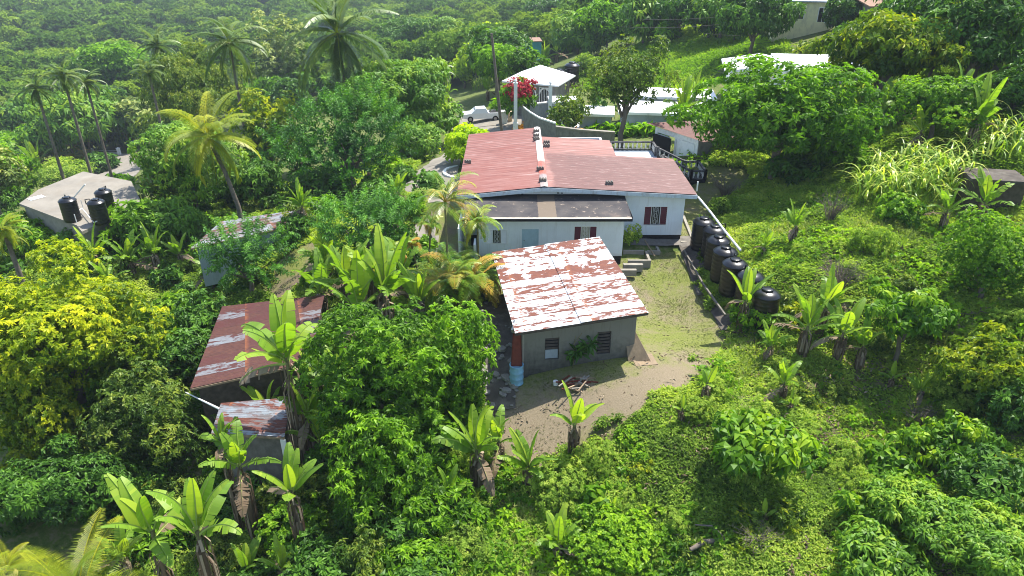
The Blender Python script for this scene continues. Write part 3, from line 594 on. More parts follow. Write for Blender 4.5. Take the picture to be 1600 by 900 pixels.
# main roof
m,nt,bb=newmat('red_sheet_roof',.6,.35); P=coords(nt,(1,1,1)); sx=nd(nt,'SeparateXYZ',{'Vector':P}).outputs
st=noise(nt,coords(nt,(.35,5,1)),1.6,6,.65); st2=noise(nt,coords(nt,(.7,9,1)),2.0,6,.72); bl=noise(nt,P,.5,4)
pale=ramp(nt,st,[(.3,(.13,.043,.036)),(.45,(.225,.085,.07)),(.6,(.28,.135,.115)),(.7,(.40,.28,.25))]); pale=mix(nt,ramp(nt,bl,[(.4,0.),(.65,.55)]),pale,(.22,.06,.045))
drk=ramp(nt,st2,[(.32,(.045,.012,.012)),(.45,(.09,.020,.019)),(.57,(.12,.036,.033)),(.66,(.26,.17,.16))])
xe=mth(nt,'ADD',sx[0],mth(nt,'MULTIPLY',mth(nt,'SUBTRACT',bl,.5),1.6)); ye=mth(nt,'ADD',sx[1],mth(nt,'MULTIPLY',mth(nt,'SUBTRACT',st,.5),2.4))
mk=mth(nt,'MULTIPLY',ramp(nt,xe,[(.35,0.),(.55,1.)]),ramp(nt,mth(nt,'MULTIPLY',ye,.1),[(.535,1.),(.565,0.)]))
mk=mth(nt,'MULTIPLY',mk,ramp(nt,mth(nt,'ADD',mth(nt,'MULTIPLY',sx[0],.08),mth(nt,'MULTIPLY',st,.5)),[(.25,.75),(.45,1.)]))
c=mix(nt,mk,pale,drk); lines=ramp(nt,mth(nt,'FRACT',mth(nt,'DIVIDE',sx[1],.39)),[(0.,.9),(.09,0.),(.91,0.),(1.,.9)]); c=mix(nt,lines,c,(.12,.05,.045))
ed=ramp(nt,sx[0],[(0.,1.),(.02,0.)]); 
put(nt,bb,c); bump(nt,bb,st2,.15,.01); M['redroof']=m
b=B(OR); e=.0
ribsheet(b,(-2.95,35.35,2.13),(1.62,35.35,2.60),(1.62,47.35,2.60),(-2.95,47.35,2.13),.195,.017)
ribsheet(b,(1.78,35.35,2.60),(9.82,35.35,2.16),(9.82,41.7,2.16),(1.78,41.7,2.60),.195,.017)
ribsheet(b,(1.78,41.702,2.60),(6.35,41.702,2.35),(6.35,45.1,2.35),(1.78,45.1,2.60),.195,.017)
roof=b.build('roof',M['redroof'],house)
m,nt,bb=newmat('ridge_paint',.5,.3); P=coords(nt); y_=mth(nt,'ADD',nd(nt,'SeparateXYZ',{'Vector':P}).outputs[1],mth(nt,'MULTIPLY',noise(nt,P,2,4),.8))
c=ramp(nt,mth(nt,'MULTIPLY',y_,.1),[(.0,(.30,.26,.24)),(.16,(.25,.2,.19)),(.19,(.33,.08,.05)),(.40,(.32,.09,.06)),(.44,(.55,.49,.42)),(1.,(.62,.58,.54))]); c=mix(nt,ramp(nt,noise(nt,P,14,4),[(.5,0.),(.8,.6)]),c,(.4,.3,.26)); put(nt,bb,c)
b=B(OR); b.sheet((1.5,35.3,2.625),(1.7,35.3,2.665),(1.7,47.4,2.665),(1.5,47.4,2.625),1,20); b.sheet((1.7,35.3,2.665),(1.9,35.3,2.625),(1.9,47.4,2.625),(1.7,47.4,2.665),1,20)
b.sheet((1.5,47.4,2.625),(1.5,47.4,2.5),(1.5,35.3,2.5),(1.5,35.3,2.625),1,1); b.build('ridge_cap',m,roof).location=(0,0,0)
b=B(OR)
for A,C in(((-2.95,35.33,2.03),(1.7,35.33,2.50)),((1.7,35.33,2.50),(9.82,35.33,2.06))):
    b.hexa([(A[0],A[1]-.02,A[2]-.13),(C[0],C[1]-.02,C[2]-.13),(C[0],C[1]+.03,C[2]-.13),(A[0],A[1]+.03,A[2]-.13)],[(A[0],A[1]-.02,A[2]+.07),(C[0],C[1]-.02,C[2]+.07),(C[0],C[1]+.03,C[2]+.07),(A[0],A[1]+.03,A[2]+.07)])
b.hexa([(-2.95,35.36,1.88),(1.7,35.36,2.33),(1.7,YF-.01,2.33),(-2.95,YF-.01,1.88)],[(-2.95,35.36,1.95),(1.7,35.36,2.40),(1.7,YF-.01,2.40),(-2.95,YF-.01,1.95)]); b.hexa([(1.7,35.36,2.33),(9.8,35.36,1.91),(9.8,YF-.01,1.91),(1.7,YF-.01,2.33)],[(1.7,35.36,2.40),(9.8,35.36,1.98),(9.8,YF-.01,1.98),(1.7,YF-.01,2.40)])
b.box(9.75,9.83,35.36,41.7,1.98,2.12); b.box(-2.96,-2.88,35.36,47.3,1.95,2.09); b.build('fascia_board',M['fascia'],house)
# gable vents
vb=MB(); vb.box(-.06,.06,-.02,0,-.03,.03)
vo=vb.build('gable_vent',M['darkin'],house); first=True
for (qx,qy) in((813,305),(875,303)):
    pz=aty(qx,qy,YF)
    for i in(-1,1):
        for j in(-1,1):
            o=vo if first else link('gable_vent',vo.data,house); first=False; o.location=Vector((pz.x+i*.1,YF-.003,pz.z+j*.055))-Vector(OR)
# extension roof
m,nt,bb=newmat('felt_flat_roof',.9,.15); P=coords(nt); s_=nd(nt,'SeparateXYZ',{'Vector':P}).outputs
n1=noise(nt,P,3,7,.75); n2=noise(nt,P,1.,4); c=ramp(nt,n2,[(.35,(.05,.047,.05)),(.6,(.08,.073,.07)),(.75,(.13,.105,.09))]); c=mix(nt,ramp(nt,n1,[(.60,0.),(.63,1-.25)]),c,(.30,.24,.19))
xs_=mth(nt,'ADD',s_[0],mth(nt,'MULTIPLY',n1,.12)); pt=mth(nt,'MULTIPLY',mth(nt,'GREATER_THAN',xs_,-.3),mth(nt,'LESS_THAN',xs_,.62)); c=mix(nt,mth(nt,'MULTIPLY',pt,.85),c,(.17,.135,.10))
ed=mth(nt,'LESS_THAN',mth(nt,'ADD',s_[1],mth(nt,'MULTIPLY',n1,.12)),-2.82); c=mix(nt,mth(nt,'MULTIPLY',ed,.8),c,(.5,.45,.37)); put(nt,bb,c); bump(nt,bb,n1,.4,.02)
b=B(OR); b.hexa([(-2.5,32.95,1.67),(6.05,32.95,1.67),(6.05,YF-.01,1.86),(-2.5,YF-.01,1.86)],[(-2.5,32.95,1.76),(6.05,32.95,1.76),(6.05,YF-.01,1.95),(-2.5,YF-.01,1.95)]); er=b.build('extension_roof',m,house)
b=B(OR); b.box(-2.51,6.06,32.93,32.947,1.62,1.755,0); b.box(6.052,6.07,32.95,YF-.02,1.68,1.85,0); b.build('drip_edge',M['plinth'],er)
b=B(OR); b.box(-2.3,9.3,YF-.03,YF-.004,1.93,2.0); b.build('shadow_strip',M['plinth'],house)  # black strip painting the shadow at the rear of the extension roof
def window(p,Y,kinds):
    x0,x1,z0,z1=p; wd=x1-x0; segs=[(x0,x0+wd*.29),(x0+wd*.31,x0+wd*.69),(x0+wd*.71,x1)]
    b=B(OR); t=.035
    b.box(x0-t,x1+t,Y-.02,Y+.05,z0-t,z0,0); b.box(x0-t,x1+t,Y-.02,Y+.05,z1,z1+t,0)
    for x in (x0-t,x1): b.box(x,x+t,Y-.019,Y+.05,z0,z1,0)
    for i in(0,1): b.box(segs[i][1],segs[i+1][0],Y-.018,Y+.05,z0,z1,0)
    f=b.build('window',M['frame'],house)
    for (a,c),kd in zip(segs,kinds):
        b=B(OR)
        if kd=='glass' or kd=='curtain':
            b.box(a,c,Y+.06,Y+.07,z0,z1,0); b.build('pane',M['glass'] if kd=='glass' else M['curtain'],f); b=B(OR)
            for i in range(1,5): xx=a+(c-a)*i/5; b.tube([(xx,Y+.01,z0),(xx,Y+.01,z1)],.007,5)
            for k_ in range(3):
                zz=z0+(z1-z0)*(k_+.5)/3; xc=(a+c)/2; r=(c-a)*.22; b.tube([(xc+r*math.cos(t_*.785),Y,zz+r*1.2*math.sin(t_*.785)) for t_ in range(9)],.006,4,0,False)
            b.build('security_grille',M['frame'],f)
        else:
            n=9
            for i in range(n):
                z=z0+(z1-z0)*(i+.5)/n; h=(z1-z0)/n*.42; b.hexa([(a,Y-.005,z-h),(c,Y-.005,z-h),(c,Y+.003,z-h),(a,Y+.003,z-h)],[(a,Y+.03,z+h*.9),(c,Y+.03,z+h*.9),(c,Y+.038,z+h*.9),(a,Y+.038,z+h*.9)])
            b.build('louvre_shutter',M['frame'] if kd=='w' else M['maroon'],f)
    return f
window(w1,YE,('w','glass','w')); window(w2,YE,('m','curtain','m')); window(w3,YF,('m','glass','m'))
b=B(OR); b.box(dd[0]+.03,dd[1]-.03,YE+.02,YE+.06,dd[2],dd[3]-.03); dr_=b.build('door',M['door'],house)
b=B(OR); b.box(dd[0],dd[0]+.03,YE-.01,YE+.08,dd[2],dd[3]); b.box(dd[1]-.03,dd[1],YE-.01,YE+.08,dd[2],dd[3]); b.box(dd[0]+.03,dd[1]-.03,YE-.01,YE+.08,dd[3]-.03,dd[3]); b.build('door_frame',M['door'],dr_)
b=B(OR); b.lathe([(0,0),(.03,.01),(.03,.03),(0,.04)],8,0); k_=b.build('handle',M['metal'],dr_); 
for v in k_.data.vertices: v.co=(v.co.x+OR[0],v.co.y+OR[1],v.co.z+OR[2])
k_.location=(dd[0]+.12-OR[0],YE-.01-OR[1],.35-OR[2]); k_.rotation_euler=(R_(90),0,0)
# terrace with balustrades behind the roof, stairs and landing
b=B(OR); b.box(6.06,9.9,41.72,48.5,-1.,.72,0); b.build('terrace_base',M['bluewall'],house); b=B(OR); b.box(6.1,9.4,42.,47.9,.724,.75,0); tf=b.build('terrace_floor',M['slab'],house)
b=B(OR); b.box(11.6,12.6,43.9,46.,-1.,.1,0); n=4
for i in range(n): b.box(9.9+.42*i,9.9+.42*(i+1),45.2,46.9-.2*i,-1.,.72-.16*(i+1)+.02,0)
b.build('stair_landing',M['plinth'],house)
bm=MB(); bm.lathe([(.055,0),(.055,.04),(.03,.08),(.075,.2),(.06,.3),(.03,.4),(.05,.46),(.055,.5)],8); tmp=bm.build('baluster',M['bal']); balme=tmp.data; bpy.data.objects.remove(tmp)
def balustrade(a,c,h=.5):
    a=Vector(a);c=Vector(c); b=B(OR); b.beam(a+Vector((0,0,h+.05)),c+Vector((0,0,h+.05)),.15,.1); b.beam(a+Vector((0,0,.04)),c+Vector((0,0,.04)),.14,.07)
    for p in(a,c): b.box(p.x-.09,p.x+.09,p.y-.09,p.y+.09,p.z-.02,p.z+h+.13)
    rl=b.build('balustrade',M['rail'],house); n=max(2,int((c-a).length/.29))
    for i in range(n):
        p=a.lerp(c,(i+.5)/n)-Vector(OR)+Vector((0,0,.03)); link('baluster',balme,rl,p)
balustrade((6.2,48.45,.76),(9.85,48.45,.76)); balustrade((9.85,48.45,.76),(9.85,47.1,.76)); balustrade((9.85,45.0,.76),(9.85,42.,.76)); balustrade((9.95,46.95,.76),(11.6,46.1,.12)); balustrade((9.95,45.1,.76),(11.6,43.95,.12))
balustrade((11.65,43.95,.12),(12.55,43.95,.12)); balustrade((12.55,43.95,.12),(12.55,45.95,.12)); balustrade((12.55,45.95,.12),(11.65,45.95,.12))
b=B(OR); b.box(-1.95,-1.85,32.6,33.4,-1.2,.5,0); b.box(-2.75,-2.65,33.,36,-1.4,1.2,0); b.build('side_wall',M['wall'],house)
# hollow blocks weighing the roof down
bk=MB(); bk.box(-.2,.2,-.1,.1,0,.13)
for i in(-1,0,1): bk.box(i*.14-.035,i*.14+.035,-.12,.12,.131,.19)
tmp=bk.build('concrete_block',M['concd']); bme=tmp.data; bpy.data.objects.remove(tmp)
ntx=['furthest block beside the white ridge, at the back gable end','second block left of the ridge top near the back gable','third block left of the ridge, just below the second','back block on the right slope beside the ridge','second block on the right slope beside the ridge','single block on the orange part of the ridge','broken whitish block on the ridge near the front gable','grey block on the left eave of the red roof','grey block alone on the dark red right slope above the front wall']
for (px,py),tx in zip([(838,206),(838,213),(838,218.5),(854,222.5),(854,228),(844,265),(848,283),(731,254),(952,288)],ntx):
    z=2.64; p=atz(px,py,z); 
    if px<735: p=atz(px,py,2.22)
    if px>900: p=atz(px,py,2.42)
    if px in(854,): p.z=2.6
    o=link('concrete_block',bme,None,p,(0,0,rng0.uniform(-.3,.3))); tag(o,tx,'concrete block','blocks lying on the red roof')
# ---------------- outbuilding
AO=R_(8.3); OB=Vector(atz(818,592,-1.3)); ob=empty('outbuilding',OB,AO,'small bare concrete outbuilding under a rusty peeling white sheet roof','outbuilding')
W_,D_=4.5,6.3; hl,hr=2.42,2.84
def lo(px,py):    # pixel on the front wall plane -> local x,z
    ca,sa=math.cos(AO),math.sin(AO); r=ray(px,py); nrm=Vector((-sa,ca,0)); t=(OB-Vector((0,0,HC))).dot(nrm)/Vector(r).dot(nrm); p=Vector(r)*t+Vector((0,0,HC))-OB; return p.x*ca+p.y*sa,p.z
a0=lo(852,529);a1=lo(873,561); c0=lo(934,519);c1=lo(953,552); hA=(a0[0],a1[0],a1[1],a0[1]); hB=(c0[0],c1[0],c1[1],c0[1])
b=MB(); wall(b,0,W_,-.4,2.35,0,.15,[hA,hB]); b.hexa([(0,0,2.35),(W_,0,2.35),(W_,.15,2.35),(0,.15,2.35)],[(0,0,hl),(W_,0,hr),(W_,.15,hr),(0,.15,hl)])
b.box(0,.15,.15,D_,-.4,hl-.01); b.box(W_-.15,W_,.15,D_,-.4,hr-.02); b.box(.15,W_-.15,D_-.15,D_,-.4,hl); b.box(-.03,W_+.03,-.05,-.003,-.4,.12); b.build('wall',M['greyc'],ob)
for nm,hh,pale_ in(('window',hA,1),('window',hB,0)):
    b=MB(); b.box(hh[0],hh[1],.12,.13,hh[2],hh[3]); f=b.build(nm,M['darkin'],ob); b=MB()
    for i in range(7):
        z=hh[2]+(hh[3]-hh[2])*(i+.5)/7
        if pale_ and i<3: continue
        b.hexa([(hh[0],.03,z-.03),(hh[1],.03,z-.03),(hh[1],.035,z-.03),(hh[0],.035,z-.03)],[(hh[0],.09,z+.03),(hh[1],.09,z+.03),(hh[1],.095,z+.03),(hh[0],.095,z+.03)])
    b.build('louvre',M['bark2'],f)
    if pale_: b=MB(); b.box(hh[0]+.03,hh[1]-.03,.08,.1,hh[2]+.02,hh[2]+(hh[3]-hh[2])*.42); b.build('pane',M['bluewall'],f)
M['rustwhite']=rustroof('peeling_white_rust_roof',(.50,.54,.56),(.115,.032,.022),(.19,.06,.03),0,.62,2.55,.47,(0,0),None,.3,1.7)
x0,x1,y0,y1=-.42,4.78,-.5,6.95; zl,zr=2.46,2.92; b=MB(); xm=x0+(x1-x0)*.5; zm=(zl+zr)/2
ribsheet(b,(x0,y0,zl),(xm+.1,y0,zm+.01),(xm+.1,y1,zm+.01),(x0,y1,zl),.105,.011); ribsheet(b,(xm-.05,y0,zm+.03),(x1,y0,zr+.02),(x1,y1,zr+.02),(xm-.05,y1,zm+.03),.105,.011)
orf=b.build('roof',M['rustwhite'],ob); b=MB(); b.hexa([(x0,y0+.02,zl-.12),(x1,y0+.02,zr-.1),(x1,y0+.06,zr-.1),(x0,y0+.06,zl-.12)],[(x0,y0+.02,zl-.03),(x1,y0+.02,zr-.01),(x1,y0+.06,zr-.01),(x0,y0+.06,zl-.03)]); b.hexa([(x0,y0+.02,zl-.1),(x0+.05,y0+.02,zl-.1),(x0+.05,y1,zl-.1),(x0,y1,zl-.1)],[(x0,y0+.02,zl-.02),(x0+.05,y0+.02,zl-.02),(x0+.05,y1,zl-.02),(x0,y1,zl-.02)])
for i in range(1,6): y=y0+i*1.2; b.hexa([(x0,y,zl-.09),(x1,y,zr-.09),(x1,y+.06,zr-.09),(x0,y+.06,zl-.09)],[(x0,y,zl-.015),(x1,y,zr-.0),(x1,y+.06,zr-.0),(x0,y+.06,zl-.015)])
b.build('rafters',M['bark2'],orf)
b=MB(); b.box(-.06,0,-.02,.14,0,hl,0); b.build('corner_post',M['conc'],ob)
# barrel with rusty chute
p=hit(807,598); b=MB(); pr=[(0,0),(.27,0),(.285,.02),(.27,.05)]+[q for z in(.28,.56) for q in((.27,z-.03),(.29,z),(.27,z+.03))]+[(.27,.84),(.29,.87),(.27,.88),(.24,.87),(.22,.8),(0,.8)]
b.lathe(pr,20); bl_=b.build('barrel',M['barrel'],None,p); tag(bl_,'pale blue drum catching rain at the outbuilding corner','barrel')
b=MB(); b.hexa([(-.22,-.03,.8),(.22,-.03,.8),(.2,.05,.8),(-.2,.05,.8)],[(-.12,.3,2.35),(.16,.3,2.35),(.16,.34,2.35),(-.12,.34,2.35)]); b.hexa([(-.22,-.03,.8),(-.19,-.03,.8),(-.19,.22,.8),(-.22,.22,.8)],[(-.13,.3,2.35),(-.1,.3,2.35),(-.1,.48,2.35),(-.13,.48,2.35)]); b.hexa([(.19,-.03,.8),(.22,-.03,.8),(.22,.22,.8),(.19,.22,.8)],[(.14,.3,2.35),(.17,.3,2.35),(.17,.48,2.35),(.14,.48,2.35)])
ch=b.build('downpipe_chute',M['rustm'],None,p,0); tag(ch,'rusty red sheet chute leading down into the blue drum','downpipe')
b=MB(); b.tube([(0,0,0),(.1,.45,.18)],.09,10); b.tube([(.02,.02,-.01),(.1,.4,.1)],.11,10); o=b.build('gutter_end',M['metal'],None,p+Vector((-.14,.15,2.3))); tag(o,'short bent grey metal gutter end above the rusty chute','gutter')
# plywood ramp, plank, debris
p=hit(996,566); b=MB(); b.hexa([(-.15,-.3,0),(.75,-.3,0),(.75,.5,0),(-.15,.5,0)],[(-.15,-.3,.03),(.75,-.3,.03),(.75,.5,.03),(-.15,.5,.03)]); b.hexa([(-.35,.1,0),(.55,-.1,0),(.57,-.06,0),(-.33,.14,0)],[(-.4,.9,1.25),(-.1,.9,1.3),(-.1,.94,1.3),(-.4,.94,1.25)])
o=b.build('plywood_sheets',M['ply'],None,p,AO); tag(o,'brown plywood boards leaning on the right side of the outbuilding','plywood')
p=hit(902,603); b=MB(); rg=random.Random(4)
for i in range(26):
    a=rg.uniform(-.5,1.2); l=rg.uniform(.12,.38); x,y=rg.uniform(-.5,.5),rg.uniform(-.35,.35); z=.05+rg.uniform(0,.22); b.beam((x-l*math.cos(a),y-l*math.sin(a),z),(x+l*math.cos(a),y+l*math.sin(a),z+rg.uniform(-.12,.15)),.05,.04,rg.choice([0,0,1,2]))
o=b.build('scrap_pile',[M['rustm'],M['wood'],M['conc']],None,p); tag(o,'heap of broken wooden slats and rusty scrap below the outbuilding windows','scrap heap')
p=hit(868,602); b=MB(); b.tube([(0,0,.02),(0,0,.2)],[.09,.1],10); o=b.build('plastic_bucket',M['frame'],None,p); tag(o,'small white plastic pail on the dirt left of the scrap heap','bucket')
p=hit(895,575); 
b=MB(); b.tube([(0,0,0),(.03,.02,.6),(.0,.05,1.1),(.3,.05,1.6)],[.02,.02,.015,.01],6); b.tube([(.0,.05,1.1),(.05,.0,1.5)],[.015,.01],6)
sp=empty('papaya_sapling',p,0,'small spreading sapling in front of the outbuilding wall between its windows','sapling'); b.build('trunk',M['stem'],sp)
rg_=np.random.RandomState(2); Pc=np.array([[.35,0,1.65],[.1,0,1.5],[-.15,0,1.35],[.55,0,1.75],[.25,.0,1.4],[-.05,0,1.2],[.7,0,1.85]]); Vv,Ff,tt_=leaves_at(Pc,np.tile([0,-.5,1.],(len(Pc),1)),12,.4,.14,rg_,.4); link('leaves',np_mesh('sapling_leaves',Vv,Ff,L['dark'],tt_),sp,(0,0,-.7))
# stones of the path left of the outbuilding, soil strip
SP=hpoly([(745,480),(795,455),(812,600),(800,640),(765,640),(750,600)])
b=MB(); 
def patch(name,P,mat_,up,label,step=.25):
    xs=[p[0] for p in P]; ys=[p[1] for p in P]; ax=np.arange(min(xs),max(xs)+step,step); ay=np.arange(min(ys),max(ys)+step,step); XX,YY=np.meshgrid(ax,ay); Zg=hgt(XX,YY)+up+ (vnoise(XX,YY,.5,9)-.5)*.04
    n2=XX.shape[1]; V=np.stack([XX,YY,Zg],-1).reshape(-1,3); I=np.arange(XX.size).reshape(XX.shape); Fq=np.stack([I[:-1,:-1],I[:-1,1:],I[1:,1:],I[1:,:-1]],-1).reshape(-1,4)
    cx,cy=V[Fq].mean(1)[:,0],V[Fq].mean(1)[:,1]; Fq=Fq[inpoly(cx,cy,P)]
    return tag(link(name,np_mesh(name,V,Fq,mat_,smooth=True)),label,kind='structure')
patch('rubble_path',SP,M['soil'],.05,'grey rubble strip beside the outbuilding')
rg=random.Random(8); stone_me=[]
for k_ in range(5):
    b=MB(); n=7; rr=[rg.uniform(.75,1.15) for _ in range(n)]; vs=[(rr[i]*math.cos(i*6.283/n),rr[i]*.75*math.sin(i*6.283/n),-.3) for i in range(n)]+[(rr[i]*.95*math.cos(i*6.283/n),rr[i]*.7*math.sin(i*6.283/n),.22) for i in range(n)]+[(rr[i]*.8*math.cos(i*6.283/n),rr[i]*.58*math.sin(i*6.283/n),.3) for i in range(n)]
    b.add(vs,[(i,(i+1)%n,(i+1)%n+n,i+n) for i in range(n)]+[(i+n,(i+1)%n+n,(i+1)%n+2*n,i+2*n) for i in range(n)]+[tuple(range(2*n,3*n))]); o=b.build('s',M['stone']); stone_me.append(o.data); bpy.data.objects.remove(o)
xs=[p[0] for p in SP]; ys=[p[1] for p in SP]; c_=0
while c_<62:
    x,y=rg.uniform(min(xs),max(xs)),rg.uniform(min(ys),max(ys))
    if not inpoly(np.array([x]),np.array([y]),SP)[0]: continue
    if y>25 and rg.random()<.75: continue
    s_=rg.uniform(.1,.3) if rg.random()<.5 else rg.uniform(.05,.12); o=link('paving_stone',rg.choice(stone_me),None,(x,y,H(x,y)+.08),(rg.uniform(-.1,.1),rg.uniform(-.1,.1),rg.uniform(0,6)),(s_,s_,s_*.6)); c_+=1
    tag(o,'flat pale grey stone set in the rubble path left of the outbuilding','stone','stones in the rubble path')
# low block steps at the extension's right corner
o_=atz(985,404,-.85); b=MB()
for (x,y,sx,sy,h) in [(.1,-.5,1.2,.13,.12),(1.17,-.37,.13,1.1,.12),(1.3,.6,.7,.13,.15),(1.87,.73,.13,.6,.12),(.0,.55,1.1,.13,.2),(-.2,-1.0,1.,.25,.1),(-.5,-1.5,.9,.2,.04)]: b.box(x-.3,x-.3+sx,y,y+sy,-.3,h)
o=b.build('foundation_blocks',M['conc'],None,o_); tag(o,'low L-shaped concrete block footing at the right corner of the extension','footing')
b=MB(); a=atz(1006,385,-.8); c=atz(1023,401,-.85); b.beam(Vector(a)+Vector((0,0,.4)),Vector(c)+Vector((0,0,.03)),.06,.04); tag(b.build('timber_pole',M['ply']),'thin bare pole leaning beside the bush onto the lawn','pole')
b=MB(); a=atz(1067,340,-.6); c=atz(1082,378,-.72); b.beam(Vector(a)+Vector((0,0,.05)),Vector(c)+Vector((0,0,.05)),.15,.25); d=atz(1070,372,-.7); b.beam(Vector(c),Vector(c)+Vector((-.7,-.2,0)),.15,.2); tag(b.build('concrete_kerb',M['conc']),'low concrete edging along the right side wall of the white bungalow','kerb')
pad=hpoly([(1008,368),(1066,370),(1095,372),(1100,384),(1010,384),(985,384)]); patch('concrete_apron',pad,M['concd'],.06,'worn concrete apron below the wall')
# ---------------- water tanks
def tank_mesh(r,h,n=36):
    pr=[(0,0),(r*.97,0),(r,.05)]; z=.12
    while z<h*.8: pr+=[(r,z),(r*1.018,z+.03),(r*1.018,z+.06),(r,z+.09)]; z+=.2
    pr+=[(r,h*.83),(r*1.05,h*.845),(r*1.05,h*.86),(r*.99,h*.875),(r*.86,h*.92),(r*.62,h*.955),(r*.4,h*.97)]; b=MB(); b.lathe(pr,n); o=b.build('t',M['tank']); me=o.data; bpy.data.objects.remove(o)
    b=MB(); b.lathe([(r*.4,h*.965),(r*.42,h*.975),(r*.42,h*1.0),(r*.37,h*1.012),(r*.12,h*1.018),(0,h*1.018)],24); 
    for i in range(6): a=i*1.047; b.box(r*.4*math.cos(a)-.03,r*.4*math.cos(a)+.03,r*.4*math.sin(a)-.03,r*.4*math.sin(a)+.03,h*.97,h*1.015)
    o=b.build('t',M['tank']); m2=o.data; bpy.data.objects.remove(o)
    b=MB(); b.tube([(r*.6,-.1,h*.95),(r*.6,-.1,h*1.01),(r*1.15,-.15,h*.99),(r*1.15,-.15,h*.8)],.035,7); b.tube([(-r*.3,-r*.97,.12),(-r*.36,-r*1.12,.12)],.04,7); o=b.build('t',M['tank']); m3=o.data; bpy.data.objects.remove(o); return me,m2,m3
TM=tank_mesh(.57,1.78)
def tank(p,label,group,rz=0,s=1.):
    e=empty('water_tank',p,rz,label,'water tank',group); link('body',TM[0],e,sc=(s,s,s)); link('lid',TM[1],e,sc=(s,s,s)); link('inlet_pipe',TM[2],e,sc=(s,s,s)); return e
lids=[(1097,337.5),(1114.5,350),(1120,366),(1131,383),(1146,402),(1171,421),(1196,449)]
tl=['black ribbed water tank nearest the house wall, first of the row','second black water tank from the house, set close behind the first','third black water tank from the house in the row along the lawn','fourth black water tank, in the middle of the row along the lawn','fifth black water tank, just behind the banana plant at the lawn edge','sixth black tank whose dusty dome peeks over the banana leaves','last black tank of the row, right of the banana plant']
tp=[]
for i,((px,py),tx) in enumerate(zip(lids,tl)):
    zb=-.72 if i<5 else -.78; p=atz(px+4,py+2,zb+1.8); p.z=zb; tp.append(Vector(p)); tank(p,tx,'black water tanks along the lawn',.4+.3*i)
b=MB(); b.beam(tp[0]+Vector((-.95,-.3,.0)),tp[3]+Vector((-1.,-.6,-.02)),.08,.1); b.beam(tp[3]+Vector((-1.,-.7,0)),tp[5]+Vector((-1.2,-.9,0)),.08,.1); tag(b.build('stone_edging',M['concd']),'thin concrete edging between the lawn and the black tanks','edging')
for (a,c,u,tx) in [((1093,395),(1145,480),.04,'bare soil strip under the row of tanks')]:
    P=[tuple(tp[0]+Vector((-1.1,.9,0))),tuple(tp[0]+Vector((.9,.9,0))),tuple(tp[6]+Vector((.9,-.5,0))),tuple(tp[5]+Vector((-1.5,-1.4,0)))]; patch('tank_pad',P,M['soil'],.05,tx)
b=MB(); s0=Vector((9.92,35.5,1.98)); e0=atz(1157,391,1.28); b.tube([s0,s0.lerp(e0,.33)+Vector((0,0,.02)),s0.lerp(e0,.66)+Vector((0,0,-.02)),e0],.055,8); tag(b.build('white_pipe',M['pvc']),'long white plastic pipe running from the roof corner over the black tanks','pipe')
b=MB(); s1=aty(1090.5,284,37.5); b.tube([s1,(s1[0],s1[1],s1[2]-.55)],.045,8); tag(b.build('pipe_post',M['pvc']),'short upright white pipe just behind the right roof corner','pipe')
# ---------------- rusty sheds on the left
M['rustA']=rustroof('rusty_red_roof',(.075,.025,.02),(.055,.016,.013),(.10,.035,.022),0,.7,2.3,.6,(.3,.7),(.20,.23,.25),.16)
M['rustB']=rustroof('rusty_patched_roof',(.13,.13,.13),(.075,.02,.014),(.15,.05,.03),0,.62,2.,.55,(.1,.4),(.22,.26,.29),.38)
def shed(name,px,zs,gz,label,matr,cat='shed',inset=.25,wm='darkin',front=None):
    P=[Vector(atz(x,y,z)) for (x,y),z in zip(px,zs)]   # FL FR BR BL
    ang=math.atan2(P[1].y-P[0].y,P[1].x-P[0].x); e=empty(name,(P[0].x,P[0].y,gz),ang,label,cat); inv=Matrix.Rotation(-ang,4,'Z')@Matrix.Translation(-Vector((P[0].x,P[0].y,gz))); Q=[inv@p for p in P]
    b=MB(); ribsheet(b,Q[0],Q[1],Q[2],Q[3],.11,.011,0); rf=b.build('roof',matr,e)
    cen=sum(Q,Vector())/4; I=[q.lerp(cen,inset*.35) for q in Q]; b=MB(); n=4
    for i in range(4):
        a,c=I[i],I[(i+1)%4]; a2,c2=a.lerp(cen,.03),c.lerp(cen,.03); b.hexa([(a.x,a.y,-.5),(c.x,c.y,-.5),(c2.x,c2.y,-.5),(a2.x,a2.y,-.5)],[(a.x,a.y,a.z-.06),(c.x,c.y,c.z-.06),(c2.x,c2.y,c2.z-.06),(a2.x,a2.y,a2.z-.06)])
    b.build('wall',M[wm],e)
    b=MB(); 
    for a,c in((Q[0],Q[1]),(Q[3],Q[2]),(Q[0].lerp(Q[3],.5),Q[1].lerp(Q[2],.5))): b.beam(a-Vector((0,0,.06)),c-Vector((0,0,.06)),.05,.08)
    b.build('rafters',M['wood'],rf); return e,Q
shed('shed',[(297,607),(484,566),(507,461),(347,479)],[-.75,-.5,-.4,-.65],-3.6,'long shed with a dark red rusty roof under a banana plant',M['rustA'],wm='bark2')
e3,Q3=shed('shed',[(330,676),(444,683),(456,621),(345,630)],[-1.2,-1.05,-.95,-1.1],-3.8,'smallest shed with a patched grey and rust roof among banana leaves',M['rustB'],wm='concd')
b=MB(); q=Q3[1]; b.box(q.x-.15,q.x+.05,q.y-.05,q.y,q.z-1.4,q.z-.1); b.build('wall_board',M['frame'],e3)
M['rustC']=rustroof('old_grey_roof',(.17,.17,.17),(.08,.03,.025),(.14,.08,.055),0,.9,2.4,.45,(.2,.1),(.26,.3,.33),.4)
shed('shed',[(298,388),(458,352),(466,328),(345,346)],[-.9,-.8,-.55,-.7],-2.9,'shed behind the feathery trees with a streaked grey and brown roof',M['rustC'],wm='bluewall')
